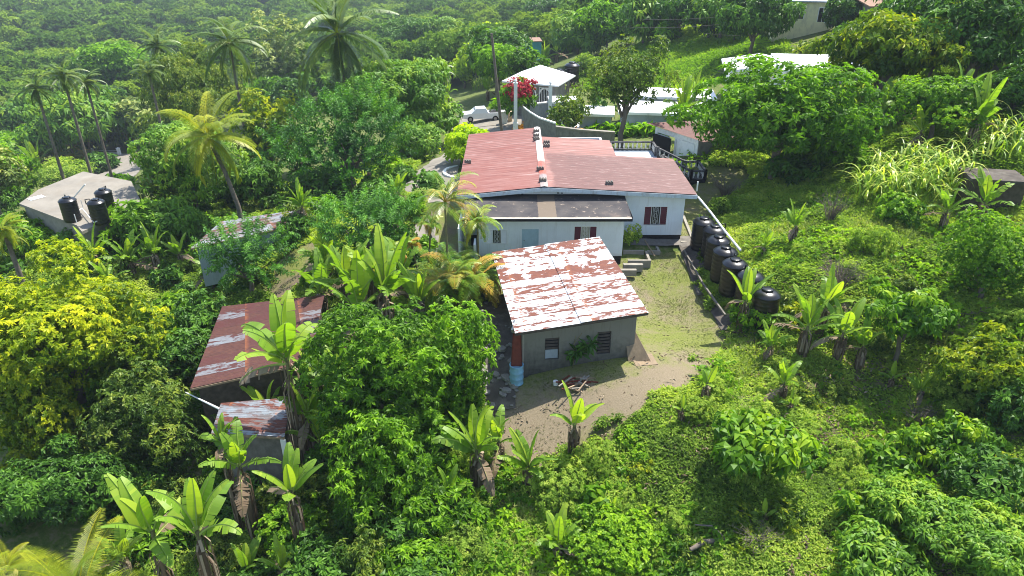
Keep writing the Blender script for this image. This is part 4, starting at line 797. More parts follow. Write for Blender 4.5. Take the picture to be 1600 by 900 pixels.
b=MB(); a=atz(290,613,-1.1); c=atz(345,640,-1.35); b.tube([a,c],[.02,.05],6); tag(b.build('plastic_pipe',M['pvc']),'thin pale pipe slung from the long shed to the smallest shed','pipe')
# ---------------- flat concrete roof with three tanks (left)
def prism(name,P,z0,z1,mat_,parent=None,org=(0,0,0)):
    n=len(P); b=B(org); b.add([(p[0],p[1],z0) for p in P]+[(p[0],p[1],z1) for p in P],[tuple(range(n))[::-1],tuple(range(n,2*n))]+[(i,(i+1)%n,(i+1)%n+n,i+n) for i in range(n)]); return b.build(name,mat_,parent)
zt=-1.5; P=[atz(x,y,zt) for x,y in[(30,318),(120,352),(128,362),(222,318),(205,283),(130,268),(60,296)]]; fo=Vector((P[0].x,P[0].y,-4.6)); fh=empty('flat_roofed_building',fo,0,'low building with a bare flat concrete roof carrying three black tanks','building')
prism('roof',P,zt-.18,zt,M['drive'],fh,fo); cen=sum(P,Vector())/len(P); prism('wall',[p.lerp(cen,.06) for p in P],-6.,zt-.185,M['conc'],fh,fo)
for (px,py),tx in zip([(102,304),(147,307),(158,291)],['left black tank on the flat concrete roof beside a slanting white pipe','nearest black tank on the flat concrete roof','farthest black tank on the flat concrete roof']):
    p=atz(px,py,zt+1.7); p.z=zt+.005; tank(p,tx,'black tanks on the flat concrete roof',1.+px,.86)
b=MB()
for a,c in (((112,340),(128,325)),((128,325),(147,348)),((147,348),(168,336))): b.beam(atz(*a,zt+.3),atz(*c,zt+.3),.04,.04)
for q in ((115,338),(120,348),(130,325),(145,347),(155,340),(162,330)):
    v=Vector(atz(*q,zt)); c_b=MB(); c_b.tube([v,v+Vector((0,0,.55))],.03,6); tag(c_b.build('support_post',M['pvc']),'short upright white post beside the tanks on the concrete roof','post','short white posts among the roof tanks')
tag(b.build('pipe_rack',M['pvc']),'white pipes and rails standing around the three tanks on the concrete roof','pipe')
b=MB(); b.beam(atz(110,315,zt+.3),atz(133,288,zt+1.6),.07,.07); tag(b.build('slanting_pipe',M['pvc']),'slanting white pipe beside the left tank on the flat roof','pipe')
b=MB()
a=Vector(atz(45,312,zt+.02)); c=Vector(atz(68,306,zt+.02)); b.beam(a,c,.6,.03); tag(b.build('metal_sheet',M['frame']),'white sheet lying at the left edge of the flat concrete roof','sheet')
b=MB(); 
for q in((172,335),(176,345)): v=Vector(atz(*q,zt)); b.beam(v+Vector((-.5,.4,.06)),v+Vector((.5,-.3,.06)),.09,.07)
tag(b.build('timber_planks',M['wood']),'two loose brown planks on the near corner of the flat concrete roof','planks')
patch('yard_slab',hpoly([(147,272),(150,240),(175,236),(212,244),(222,262),(205,282)]),M['drive'],.06,'pale concrete yard behind the flat roof')
for (x,y,tx) in((146,243,'left white gate post in the distant garden wall'),(187,242,'right white gate post in the distant garden wall')):
    p=hit(x,y); b=MB(); b.box(-.22,.22,-.22,.22,-.3,1.1); b.box(-.28,.28,-.28,.28,1.1,1.2); b.lathe([(.2,1.2),(.1,1.32),(0,1.36)],8); tag(b.build('gate_post',M['wallw'],None,p),tx,'gate post','white posts of the distant gateway')
a=hit(148,240);c=hit(186,241); b=MB(); b.beam(a+Vector((0,0,.6)),c+Vector((0,0,.6)),.06,.06); b.beam(a+Vector((0,0,.2)),c+Vector((0,0,.2)),.1,.3); tag(b.build('gate_rail',M['wallw']),'white rail between the two distant gate posts','gate')
p=hit(209,229); b=MB(); b.lathe([(0,0),(.5,0),(.52,.1),(.5,.5),(.52,.6),(.5,1.),(.3,1.1),(0,1.1)],16); tag(b.build('blue_drum',M['barrelb'],None,p),'deep blue plastic drum in the far garden among trees','barrel')
# ---------------- driveway
patch('driveway',hpoly([(628,300),(636,280),(668,258),(700,252),(716,262),(722,300),(690,318),(640,318)]),M['drive'],.06,'curved worn concrete driveway left of the bungalow')
patch('driveway_road',hpoly([(668,262),(690,245),(712,205),(735,190),(760,186),(800,192),(830,215),(760,215),(735,240),(716,262)]),M['drive'],.08,'concrete lane leading down to the road',.6)
patch('road',hpoly([(640,206),(700,186),(760,176),(800,180),(850,192),(830,205),(790,197),(720,205)]),M['drive'],.12,'lane where the pickup stands',.8)
patch('footpath',hpoly([(648,360),(665,338),(676,345),(690,390),(672,410),(655,385)]),M['drive'],.07,'pale footpath below the driveway')
b=MB(); a=hit(664,345); c=hit(682,385); b.beam(a+Vector((0,0,.12)),c+Vector((0,0,.12)),.18,.3); tag(b.build('low_wall',M['concd']),'low grey wall beside the footpath left of the extension','wall')
p=Vector(atz(718,272,-.55)); b=MB(); pts=[(p.x+1.25*math.cos(a)+.2,p.y+1.3*math.sin(a),p.z+.08) for a in np.linspace(1.9,4.6,14)]
for q,r in zip(pts,pts[1:]): b.beam(q,r,.22,.3)
tag(b.build('planter_kerb',M['wallw']),'curved white kerb ring beside the left wall of the bungalow','kerb')
# ---------------- pickup
def pickup(p,rz,label):
    e=empty('pickup_truck',p,rz,label,'pickup truck'); W=.88
    prof=[(-2.6,.5),(-2.62,.95),(-2.5,1.02),(-1.55,1.1),(-.85,1.68),(.35,1.72),(.72,1.12),(2.55,1.1),(2.6,.55),(2.1,.42),(-2.1,.42)]
    b=MB(); n=len(prof); vs=[(x,s*(W if z<1.15 else W-.14),z) for s in(-1,1) for x,z in prof]; b.add(vs,[tuple(range(n))[::-1],tuple(range(n,2*n))]+[(i,(i+1)%n,(i+1)%n+n,i+n) for i in range(n)]); b.build('body',M['carw'],e)
    b=MB(); b.box(.85,2.48,-.72,.72,1.1,1.125); b.build('cargo_bed',M['darkin'],e)
    for s in(-1,1):
        b=MB(); y=s*(W-.06)
        for x0,x1,t0,t1 in((-1.3,-.75,-.78,-.75),(-.68,-.15,-.68,-.15),(-.08,.5,-.08,.28)): b.hexa([(x0,y*.99,1.15),(x1,y*.99,1.15),(x1,y*.985+.012*s,1.15),(x0,y*.985+.012*s,1.15)],[(t0,s*(W-.135),1.58),(t1,s*(W-.135),1.58),(t1,s*(W-.12),1.58),(t0,s*(W-.12),1.58)])
        b.build('side_window',M['glass'],e)
    b=MB(); b.hexa([(-1.5,-.7,1.13),(-1.5,.7,1.13),(-1.48,.7,1.13),(-1.48,-.7,1.13)],[(-.93,-.64,1.62),(-.93,.64,1.62),(-.89,.64,1.62),(-.89,-.64,1.62)]); b.build('windscreen',M['glass'],e)
    for x in(-1.65,1.6):
        for s in(-1,1):
            b=MB(); b.tube([(0,-.12,0),(0,.12,0)],.38,20); t=b.build('wheel',M['tyre'],e,(x,s*(W-.08),.38)); b=MB(); b.tube([(0,-.135,0),(0,.135,0)],.21,12); b.build('rim',M['metal'],t)
    for s in(-1,1):
        b=MB(); b.box(2.575,2.63,s*.78-.08,s*.78+.08,.75,1.05); b.build('tail_lamp',M['red'],e); b=MB(); b.box(-2.66,-2.58,s*.68-.13,s*.68+.13,.75,.95); b.build('headlight',M['frame'],e)
    return e
patchz=.14; p=hit(754,190); p.z+=patchz; pickup(p,R_(8),'white double-cab pickup parked on the lane behind the trees').scale=(depth(*p)*62/1100/5.2,)*3
# ---------------- utility pole, lamp pillars
Yp=66.; t0=aty(768,52,Yp); b=MB(); p0=aty(786,197,Yp); g=H(p0.x,Yp); b.tube([(p0.x,Yp,g-.5),t0],[.16,.11],10); up=b.build('utility_pole',M['bark']); tag(up,'tall leaning wooden utility pole behind the bungalow near the pickup','utility pole')
Yq=100.; q0=aty(1277,45,Yq); q1=aty(1277,-14,Yq); b=MB(); b.tube([(q0.x,Yq,H(q0.x,Yq)-.3),q1],[.15,.12],8); b.beam(q1+Vector((-.8,0,-.4)),q1+Vector((.8,0,-.4)),.1,.1); tag(b.build('utility_pole',M['bark']),'straight pole in front of the yellow house at the top edge','utility pole')
wires=[((1000,30),(1277,-4)),((970,42),(1277,12)),((1160,70),(1600,-10)),((1190,62),(1277,38)),((1100,52),(1277,32)),((1277,10),(1345,20))]
for i,(a,c) in enumerate(wires[:5]):
    A=aty(*a,92.);C=aty(*c,100. if c[0]==1277 else 92.); b=MB(); b.tube([A.lerp(C,t)-Vector((0,0,.9*4*t*(1-t))) for t in np.linspace(0,1,9)],.018,4,0,False)
    tag(b.build('power_line',M['wire']),['highest wire crossing to the pole by the yellow house','second wire from the top reaching the far pole','long wire crossing the upper right corner','wire sagging low over the green field','wire crossing just above the bright field'][i],'power line','wires near the yellow house')
def lamp_pillar(px,py0,py1,label,Y=None,ball=False):
    p=hit(px,py1) if Y is None else Vector((aty(px,py1,Y).x,Y,aty(px,py1,Y).z)); t=depth(*p); h=(py1-py0)/F_*t/math.cos(PIT-.1); e=empty('lamp_pillar',p,0,label,'pillar')
    b=MB(); b.box(-.17,.17,-.17,.17,-.5,h-.35); b.box(-.24,.24,-.24,.24,-.5,.15); b.box(-.22,.22,-.22,.22,h-.35,h-.27); b.build('shaft',M['wallw'],e); b=MB(); b.lathe([(.06,h-.27),(.09,h-.2),(.17,h-.1),(.12,h),(0,h+.03)],12); b.build('lamp_globe',M['frame'],e)
lamp_pillar(805.5,131,194,'white square pillar with a lamp globe beside the bougainvillea',68.)
lamp_pillar(859,133,184,'white pillar standing on the blue-grey yard wall',68.5)
p=hit(788,194); b=MB(); b.box(-.3,.3,-.3,.3,-.3,1.3); b.box(-.36,.36,-.36,.36,1.3,1.4); tag(b.build('gate_post',M['wallw'],None,p),'stout white gate post right of the pickup','gate post'); p=hit(797,190); b=MB(); b.box(-.2,.2,-.6,.6,-.3,1.); tag(b.build('stone_pier',M['amber'],None,p),'tan stone pier beside the white gate post','pier')
# ---------------- porch house with white roof
def bldg(name,px,py,w,d,h,rz,label,wallm,roofm,roofh=.8,kind='hip',over=.4,Y=None,feat=None):
    p=hit(px,py) if Y is None else Vector((aty(px,py,Y).x,Y,aty(px,py,Y).z)); e=empty(name,p,R_(rz),label,'house'); b=MB(); wall(b,-w/2,w/2,-4.,h,-d/2,-d/2+.15,[f[:4] for f in (feat or [])]); b.box(-w/2,-w/2+.15,-d/2+.15,d/2,-2,h); b.box(w/2-.15,w/2,-d/2+.15,d/2,-2,h); b.box(-w/2+.15,w/2-.15,d/2-.15,d/2,-2,h); b.build('wall',wallm,e)
    X0,X1,Y0,Y1=-w/2-over,w/2+over,-d/2-over,d/2+over; b=MB()
    if kind=='hip':
        r0,r1=(0,-d*.12),(0,d*.12); b.add([(X0,Y0,h),(X1,Y0,h),(X1,Y1,h),(X0,Y1,h),(0,-.3,h+roofh),(0,.3,h+roofh)],[(0,1,4),(1,2,5,4),(2,3,5),(3,0,4,5)]); b.box(X0,X1,Y0,Y1,h-.14,h-.004)
    elif kind=='gable': b.add([(X0,Y0,h),(0,Y0,h+roofh),(X1,Y0,h),(X0,Y1,h),(0,Y1,h+roofh),(X1,Y1,h),(X0,Y0,h-.12),(X1,Y0,h-.12),(X0,Y1,h-.12),(X1,Y1,h-.12)],[(0,1,4,3),(1,2,5,4),(0,6,7,2,1),(6,0,3,8),(2,7,9,5),(3,4,5,9,8),(6,8,9,7)])
    elif kind=='shed': b.hexa([(X0,Y0,h),(X1,Y0,h),(X1,Y1,h+roofh),(X0,Y1,h+roofh)],[(X0,Y0,h+.12),(X1,Y0,h+.12),(X1,Y1,h+roofh+.12),(X0,Y1,h+roofh+.12)])
    else: b.box(X0,X1,Y0,Y1,h+.003,h+.25)
    b.build('roof',roofm,e)
    for f in feat or []:
        b=MB(); x0,x1,z0,z1,kd=f; b.box(x0,x1,-d/2+.1,-d/2+.12,z0,z1); o=b.build('door' if kd=='door' else 'window',M['glass'] if kd!='door' else M['wood'],e); b=MB(); t=.08
        b.box(x0-t,x0,-d/2-.03,-d/2+.1,z0,z1+t); b.box(x1,x1+t,-d/2-.03,-d/2+.1,z0,z1+t); b.box(x0,x1,-d/2-.03,-d/2+.1,z1,z1+t)
        if kd=='arch':
            xc=(x0+x1)/2; r=(x1-x0)/2+.02; b.tube([(xc+r*math.cos(a),-d/2-.05,z1-r+r*math.sin(a)) for a in np.linspace(0,math.pi,10)],.09,6,0,False)
            for i in range(1,6): xx=x0+(x1-x0)*i/6; b.tube([(xx,-d/2-.01,z0),(xx,-d/2-.01,z1)],.025,4)
        else: b.box((x0+x1)/2-.03,(x0+x1)/2+.03,-d/2-.02,-d/2+.1,z0,z1)
        b.build('frame',M['frame'],o)
    return e
bldg('house',842,158,5.4,5.,2.5,-22,'small grey porch house with a white pyramid roof and arched grilles',M['block'],M['wroof'],1.35,'hip',.5,Y=79.,feat=[(-.6,.5,.1,2.,'arch'),(1.,2.1,.3,2.,'arch')])
# yard walls and white low roofs of the walled yard
def wallrun(pts,h,th,mat_,label,cap=None,name='wall',cat='wall',Y=None):
    e=empty(name,pts[0],0,label,cat); o=Vector(pts[0]); b=B(o)
    for a,c in zip(pts,pts[1:]):
        a=Vector(a);c=Vector(c); b.hexa(*[[(a.x,a.y-th/2,a.z+dz),(c.x,c.y-th/2,c.z+dz),(c.x,c.y+th/2,c.z+dz),(a.x,a.y+th/2,a.z+dz)] for dz in(-1.2,h)])
    b.build('panel',mat_,e)
    if cap:
        b=B(o)
        for a,c in zip(pts,pts[1:]):
            a=Vector(a);c=Vector(c); b.hexa(*[[(a.x,a.y-th*.8,a.z+dz),(c.x,c.y-th*.8,c.z+dz),(c.x,c.y+th*.8,c.z+dz),(a.x,a.y+th*.8,a.z+dz)] for dz in(h+.002,h+.12)])
        b.build('coping',cap,e)
    return e
wallrun([aty(818,182,66.),aty(828,190,64.),aty(842,199,62.),aty(868,208,60.)],.8,.25,M['block'],'grey block garden wall curving down behind the bungalow ridge',M['wallw'])
wallrun([aty(868,209,59.5),aty(905,214,58.5),aty(960,218,58.)],.55,.25,M['block'],'grey block wall behind the round bright bush and sparse sapling',M['conc'])
wallrun([aty(815,180,72.),aty(850,176,72.5),aty(885,172,73.)],.95,.25,M['bluewall'],'blue-grey yard wall in front of the porch house',M['wallw'])
b=empty('low_building',aty(875,178,71.5),0,'low blue-grey block with a white slab top beside the pillar','structure'); q=MB(); q.box(-1.1,1.6,-.6,2.,-1.,1.2); q.build('wall',M['bluewall'],b); q=MB(); q.box(-1.2,1.7,-.7,2.1,1.203,1.35); q.build('slab',M['wroof'],b)
patch('yard',hpoly([(835,192),(870,182),(960,196),(1000,205),(950,215),(880,208)]),M['slab'],.12,'white paved yard behind the garden wall',.7)
def lowroof(px,py,w,d,h,rz,Y,label):
    bldg('low_building',px,py,w,d,h,rz,label,M['bluewall'],M['wroof'],.25,'flat',.3,Y=Y)
lowroof(1040,192,9.,4.5,1.3,-8,70.,'long low blue-grey building with a white slab roof behind the hedge')
lowroof(1050,166,8.,4.,1.2,-8,76.,'second low white-roofed building behind the olive tree')
lowroof(930,196,3.,3.,1.3,-8,69.,'small blue-grey block with a white top left of the olive tree')
b=MB(); p=aty(1142,136,80.); b.box(-.1,.1,-.1,.1,-1.5,2.2); b.box(-.35,.35,-.15,.15,2.2,2.35); tag(b.build('white_post',M['wallw'],None,p),'slim white post at the edge of the green field','post')
p=aty(893,134,84.); e=tank(p,'black tank low behind the porch house','tanks behind the porch house',0,1.5); e=tank(aty(874,138,83.),'black tank close to the right wall of the porch house','tanks behind the porch house',0,1.2)
b=MB(); a=aty(868,142,79.); 
for i in range(9): x=i*.36; b.beam((x,0,-.3),(x+.22,0,.9),.16,.05)
b.beam((-.1,.05,.2),(3.1,.05,.5),.06,.1); tag(b.build('picket_fence',M['ply'],None,a,R_(10)),'short leaning tan board fence right of the porch house','fence')
# ---------------- open shed behind the bungalow at right
e=empty('shed',(12.8,47.3,-.3),0,'lean-to shed with a brown sheet roof, white doors and block side wall','shed')
b=MB(); b.hexa([(0,0,-.5),(5.,1.2,-.5),(5.,1.35,-.5),(0,.15,-.5)],[(0,0,2.),(5.,1.2,1.9),(5.,1.35,1.9),(0,.15,2.)]); b.hexa([(4.9,1.3,-.5),(5.,1.3,-.5),(3.3,4.6,-.5),(3.2,4.6,-.5)],[(4.9,1.3,1.9),(5.,1.3,1.9),(3.3,4.6,2.),(3.2,4.6,2.)]); b.build('block_wall',M['block'],e)
b=MB(); A=Vector((0,.1,0)); C=Vector((-2.3,3.6,0))
def seg(b,t0,t1,z0,z1,off=0,m=0):
    a=A.lerp(C,t0);c=A.lerp(C,t1); n_=Vector((-(C-A).y,(C-A).x,0)).normalized()*(-1); a1,c1=a+n_*off,c+n_*off; a2,c2=a+n_*(off-.06),c+n_*(off-.06); b.hexa([(a1.x,a1.y,z0),(c1.x,c1.y,z0),(c2.x,c2.y,z0),(a2.x,a2.y,z0)],[(a1.x,a1.y,z1),(c1.x,c1.y,z1),(c2.x,c2.y,z1),(a2.x,a2.y,z1)],m)
seg(b,0,1,1.7,2.05); seg(b,0,.06,-.4,1.7); seg(b,.94,1,-.4,1.7); seg(b,.48,.52,-.4,1.7); b.build('front_frame',M['wallw'],e)
b=MB(); seg(b,.07,.47,-.2,1.68,.0); b.build('door',M['wallw'],e); b=MB(); seg(b,.66,.93,-.2,1.6,.05); b.build('door',M['frame'],e); b=MB(); seg(b,.52,.94,-.3,1.69,-.4); b.build('dark_opening',M['darkin'],e)
b=MB(); ribsheet(b,(.2,-.5,2.05),(5.6,.7,1.95),(3.3,5.,2.25),(-3.,3.6,2.3),.2,.015); b.build('roof',M['brownroof'],e)
# ---------------- other houses
bldg('house',1186,138,6.5,6.,2.2,-12,'white house with low white roof right of the green field',M['wallw'],M['wroof'],.7,'gable',.6,feat=[(-3.,-1.6,.8,1.8,'w')])
bldg('house',1272,134,6.4,5.,1.7,-8,'long white-roofed house mostly hidden behind the bright tree',M['wallw'],M['wroof'],.5,'shed',.5)
bldg('house',1246,50,6.8,6.,4.,-12,'pale yellow two-storey house with grey base at the top edge',M['cream'],M['bluewall'],.6,'hip',.4,feat=[(-1.3,-.1,1.9,3.,'w'),(1.6,2.6,1.6,3.2,'w')])
bldg('house',1402,34,9.,7.,1.9,-3,'house with a tan brown roof cut by the top edge',M['block'],M['tanroof'],.8,'shed',.6,feat=[(-3.6,-2.4,.6,1.5,'w')])
bldg('house',833,83,2.4,2.4,2.,8,'tiny turquoise hut in the banana grove behind the porch house',M['teal'],M['tanroof'],.25,'shed',.12,Y=125.)
p=hit(1318,42); pickup(p,R_(20),'white and dark vehicle parked beside the yellow house').scale=(.9,)*3
for o in [x for x in bpy.data.objects if x.name.startswith('pickup_truck')][-1:]: o.name='parked_car'; o['category']='car'; o['label']='pale car half hidden by trees right of the yellow house'
# dark tank block at right
p=hit(1545,328); b_e=empty('concrete_cistern',p,R_(-12),'dark mossy concrete cistern with a flat grey top at the right','cistern'); t=depth(*p); s=76/F_*t
b=MB(); b.box(-s*.52,s*.5,-.2,s*.6,-1.5,1.5); b.build('wall',M['bark2'],b_e); b=MB(); b.box(-s*.55,s*.53,-.35,s*.65,1.503,1.66); b.build('slab',M['soil'],b_e)
# ------------------------------------------------------------------ planting
# coconut palms
palm(325,215,150,'bright yellow-green coconut palm leaning out at the left','palmyel',nf=22,emin=-60,emax=80,Y=44.,lean=1.2)
palm(527,52,190,'tall dark coconut palm with long hanging fronds at the top','palm',nf=24,emin=-85,emax=80,Y=70.,lean=.4)
palm(358,66,120,'large coconut palm left of the tall hanging-frond palm','palm',nf=20,Y=72.)
palm(246,72,64,'small dark coconut palm behind the bright green dome tree','palm',Y=92.); palm(98,118,62,'coconut palm on the left with an upright pale frond','palm',Y=70.)
palm(56,138,60,'leftmost coconut palm of the upper left grove','palm',Y=68.); palm(134,128,56,'coconut palm squeezed left of the bright green dome tree','palm',Y=80.); palm(232,112,54,'coconut palm just right of the bright green dome tree','palm',Y=76.)
palm(686,112,52,'small coconut palm in the middle distance behind the dome-shaped mango','palm',Y=82.)
palm(125,950,250,'near coconut palm whose yellow fronds rise from the bottom left edge','palmyel',nf=15,emin=30,emax=82,near=True,Y=12.4)
palm(1600,200,110,'palm with dark drooping fronds at the right edge','palm',Y=40.); palm(6,360,70,'palm with a yellow frond at the left edge','palmyel',Y=36.); palm(12,888,90,'small palm with a few yellow-green fronds in the bottom left corner','palmyel',nf=9,near=True,emin=10,Y=14.)
palm(1545,190,90,'palm beneath the dark trees near the right edge','palm',Y=42.)
# areca palms
areca(695,315,150,'tallest orange-tinged areca palm beside the left end of the extension roof',nst=1,Y=29.5); areca(746,348,92,'slim areca palm in front of the left window of the extension',nst=1,Y=31.)
areca(712,425,165,'dense areca clump with golden hanging fronds below the extension corner',nst=9,k=.9,Y=29.); areca(600,365,80,'orange-brown areca palm behind the feathery bush',nst=3,Y=31.)
areca(655,330,60,'small dry areca palm at the footpath',nst=2,Y=32.); areca(60,220,110,'golden areca clump at the far left edge',nst=8,k=.8); areca(100,230,80,'golden areca clump right of the left edge clump',nst=6,k=.8); areca(25,210,80,'pale green areca clump above the left edge',nst=6,k=1.)
# prominent trees
T=tree
T(582,612,205,300,'broad','big glossy green tree in the centre foreground, widest of all',k=1.25); T(706,585,125,215,'broad','narrower glossy green tree right of the big central one',k=1.25)
T(600,770,135,215,'lowb','shaded lower tree under the big central crown',k=.9); T(655,705,110,150,'broad','middle-height glossy tree joining the central crown to the narrower one',k=.9); T(655,810,105,110,'broad','low tree with bright tips at the bottom centre left',k=.6)
T(98,525,262,212,'yellow','large tree flushed with yellow leaves on the left',k=1.2); T(195,560,140,180,'yg','smaller yellow-green tree right of the large yellow one',k=1.1)
T(45,640,170,180,'yg','yellow-tipped tree at the left edge, lower than the large one',k=1.); T(225,650,150,170,'olive','speckled green tree below the yellow trees',k=1.)
T(110,760,190,150,'dark','dark tree in deep shade at the lower left',k=.6); T(290,690,100,130,'olive','small speckled tree left of the smallest shed',k=.8); T(30,780,120,110,'dark','shaded tree at the lower left edge',k=.6)
T(317,505,95,90,'dark','dark green tree beside the left edge of the long shed roof',k=1.2); T(285,560,100,100,'dark','whorled dark green tree left of the long shed',k=1.)
T(385,405,125,100,'feather','bushy feathery tree in front of the streaked grey shed',k=1.); T(452,378,34,34,'feather','feathery sprig tree right of the streaked grey shed',k=1.)
T(568,365,135,125,'feather','feathery plume-leaved tree left of the footpath',k=1.1); T(615,345,80,90,'feather','second plume-leaved tree touching the footpath',k=1.1)
T(545,228,185,150,'feather','large feathery tree with tiered dark green plumes',k=.95); T(465,255,105,100,'feather','feathery tree left of the large tiered one',k=.95); T(500,300,100,60,'dark','shaded tree under the left side of the tiered feathery tree',k=.6); T(590,300,60,40,'dark','low dark tree between tiered feathery tree and driveway',k=.6); T(645,222,80,60,'mango','shaded mango tree overhanging the driveway',k=.9); T(395,290,100,80,'dark','dark tree right of the yellow palm trunk',k=.7); T(345,305,70,50,'dark','low dark tree at the yellow palm trunk',k=.6)
T(607,148,200,80,'mango','wide dome-shaped mango tree behind the feathery tree',k=.95); T(655,188,110,80,'mango','mango tree at the lane left of the pickup',k=.9); T(545,130,60,50,'mango','small tree left of the wide mango dome',k=1.2)
T(735,226,88,54,'lime','pale lime shrub-like tree against the left gable of the bungalow',k=.7)
T(418,220,115,150,'yg','olive-yellow tree right of the yellow coconut palm',k=1.2); T(300,140,175,110,'olive','broad thin-leaved olive tree behind the yellow palm',k=1.4); T(262,205,80,90,'olive','sparse grey-green tree left of the yellow palm',k=1.1)
T(438,105,95,150,'greyish','pale-leaved upright tree left of the hanging-frond palm',k=1.3); T(455,160,80,80,'dark','dark tree under the pale-leaved upright tree',k=1.)
T(166,105,118,76,'bright','bright green dome-shaped tree in the upper left',k=1.4); T(168,160,74,52,'lime','lime-green tree below the bright green dome tree',k=1.2); T(125,185,110,70,'mango','mid green tree in front of the lime-green tree',k=1.2); T(190,188,90,50,'dark','dark tree above the far blue drum',k=1.); T(60,175,90,60,'mango','green tree at the left between palms',k=1.2)
T(30,368,84,64,'broad','dense green tree left of the flat concrete roof',k=.9); T(262,305,80,90,'olive','sparse vine-hung tree right of the flat concrete roof',k=1.1); T(215,350,90,70,'broad','green tree just right of the three tanks',k=.8); T(305,260,90,70,'dark','dark tree behind the trunk of the yellow palm',k=.9); T(270,350,80,70,'mango','mid green tree below the yellow palm',k=.8)
T(978,128,138,128,'olive','olive tree with a pale forked trunk behind the terrace',k=1.5); T(950,38,84,62,'bright','round-topped tree left of the green field',k=1.); T(1008,28,80,66,'mango','darker round tree touching the field edge',k=1.)
T(744,92,62,52,'lime','lime tree left of the leaning utility pole',k=1.4); T(775,52,42,32,'lime','small lime tree behind the top of the utility pole',k=1.4); T(725,110,50,50,'lime','second lime tree further left of the utility pole',k=1.1)
T(1224,184,240,165,'bright','very large bright green tree right of the lean-to shed',k=.9); T(1290,225,110,90,'bright','bright lower lobe tree right of the very large one',k=.8); T(1148,186,66,60,'bright','bright tree leaning over the lean-to shed',k=1.)
T(1385,80,190,110,'yg','yellow-topped tree with a dark shaded trunk',k=1.1); T(1470,70,120,100,'olive','olive tree right of the yellow-topped tree',k=1.2); T(1262,88,54,36,'yg','yellowish tree below the yellow house',k=1.); T(1540,70,110,110,'mango','tree with dark underside near the upper right corner',k=1.3); T(1590,60,80,130,'yg','dark tree with yellow tips in the upper right corner',k=1.3); T(1590,150,90,110,'dark','dark tree below the upper right corner',k=1.)
T(1465,165,130,95,'vine','tree smothered by hanging green vines',k=.9); T(1345,60,70,50,'dark','dark tree right of the yellow house',k=1.); T(1180,28,120,70,'dark','dark tree left of the yellow house',k=1.); T(1130,20,80,50,'mango','tree on the far edge of the field',k=1.)
T(1548,415,150,155,'vine','dense round vine-covered tree at the right edge',k=.75); T(1420,490,120,90,'cocoa','young tree with fresh yellowish leaves on a bare stem',k=1.5); T(1545,575,150,110,'yg','yellow-green shrubby tree at the right edge below the round one',k=.7)
T(1188,690,182,130,'cocoa','big-leaved cocoa tree on the slope right of the yard',k=.85); T(1490,690,120,90,'cocoa','sprawling big-leaved tree at the lower right',k=.7); T(1580,640,90,90,'dark','shaded tree at the right edge with dark gap below',k=.8); T(1540,760,120,100,'dark','dark green tree near the lower right edge',k=.7)
T(1440,800,150,110,'mango','narrow-leaved mango tree at the bottom right',k=.7); T(1560,850,150,110,'mango','narrow-leaved mango tree in the bottom right corner',k=.7); T(1380,870,130,80,'mango','low narrow-leaved mango at the bottom edge right',k=.6); T(1350,800,90,70,'cocoa','small big-leaved tree left of the bottom right mangoes',k=.7)
T(940,180,34,72,'dark','dark column-shaped tree behind the garden wall',k=.9); T(888,178,58,50,'olive','sparse small tree behind the grey garden wall',k=1.5); 
T(1065,14,90,50,'dark','dark tree standing at the top edge of the green field',k=1.); T(1110,30,60,60,'dark','dark tree at the upper right corner of the green field',k=1.); T(1150,40,50,38,'mango','rounded tree left of the yellow house grey base',k=1.); T(1320,22,60,60,'dark','dark tree between the yellow house and the tan roof',k=1.1)
T(905,55,80,60,'mango','tree left of the round-topped tree by the field',k=1.); T(865,25,90,60,'dark','dark tree at the top edge above the turquoise hut',k=1.); T(1045,52,36,34,'bright','small round tree on the green field edge',k=.8); T(915,105,50,40,'weedbush','wispy shrub tree on the field left of the olive tree',k=.6)
T(640,60,90,60,'dark','dark tree in the wood right of the hanging-frond palm',k=1.2); T(700,60,80,60,'mango','rounded wood tree left of the utility pole top',k=1.2); T(610,95,70,50,'broad','fresh green tree above the wide mango dome',k=1.2)
T(98,190,110,76,'mango','green tree at the foot of the three left coconut palms',k=1.3); T(150,180,80,60,'broad','fresh green tree right of the three left coconut palms',k=1.3); T(52,225,84,50,'broad','fresh green tree just above the flat concrete roof',k=.8); T(140,212,62,40,'dark','dark tree left of the distant white gate posts',k=.9); T(20,180,80,60,'olive','olive tree at the left edge under the leftmost palms',k=1.); T(185,208,44,30,'mango','small tree standing behind the right distant gate post',k=.9)
# bushes
bush(55,368,74,44,'broad','leafy bush against the front wall of the flat-roofed building',k=.9); bush(108,378,56,40,'mango','drooping-leaved bush below the nearest tank of the flat roof',k=.8)
Bs=bush
Bs(867,206,30,27,'bright','round bright green bush at the back of the ridge'); Bs(818,135,58,42,'pink','pink bougainvillea in bloom beside the white pillar',cat='flowering bush',pos=(Vector(aty(812,140,70.5)),1.6,1.1)); Bs(800,140,50,40,'bright','green leafy shrub under the bougainvillea',pos=(Vector(aty(806,152,71.5)),1.9,1.3)); Bs(817,200,30,16,'orange','orange-yellow flowers behind the left end of the ridge',cat='flowering bush'); Bs(906,211,40,16,'orange','yellow flowering shrub behind the garden wall',cat='flowering bush')
Bs(993,362,36,40,'weedbush','soft green bush in the corner of extension and bungalow wall',pos=(Vector((6.5,35.,-.15)),.55,.75)); Bs(1128,322,40,26,'weed' if 0 else 'weedbush','low green bush between lawn strip and tanks'); Bs(1108,175,50,20,'bright','low bright shrub at the hedge end')
for i,x in enumerate(range(935,1060,17)): Bs(x,206,24,20,'bright','clipped green hedge bush in the row behind the terrace',group='hedge behind the terrace',k=.4)
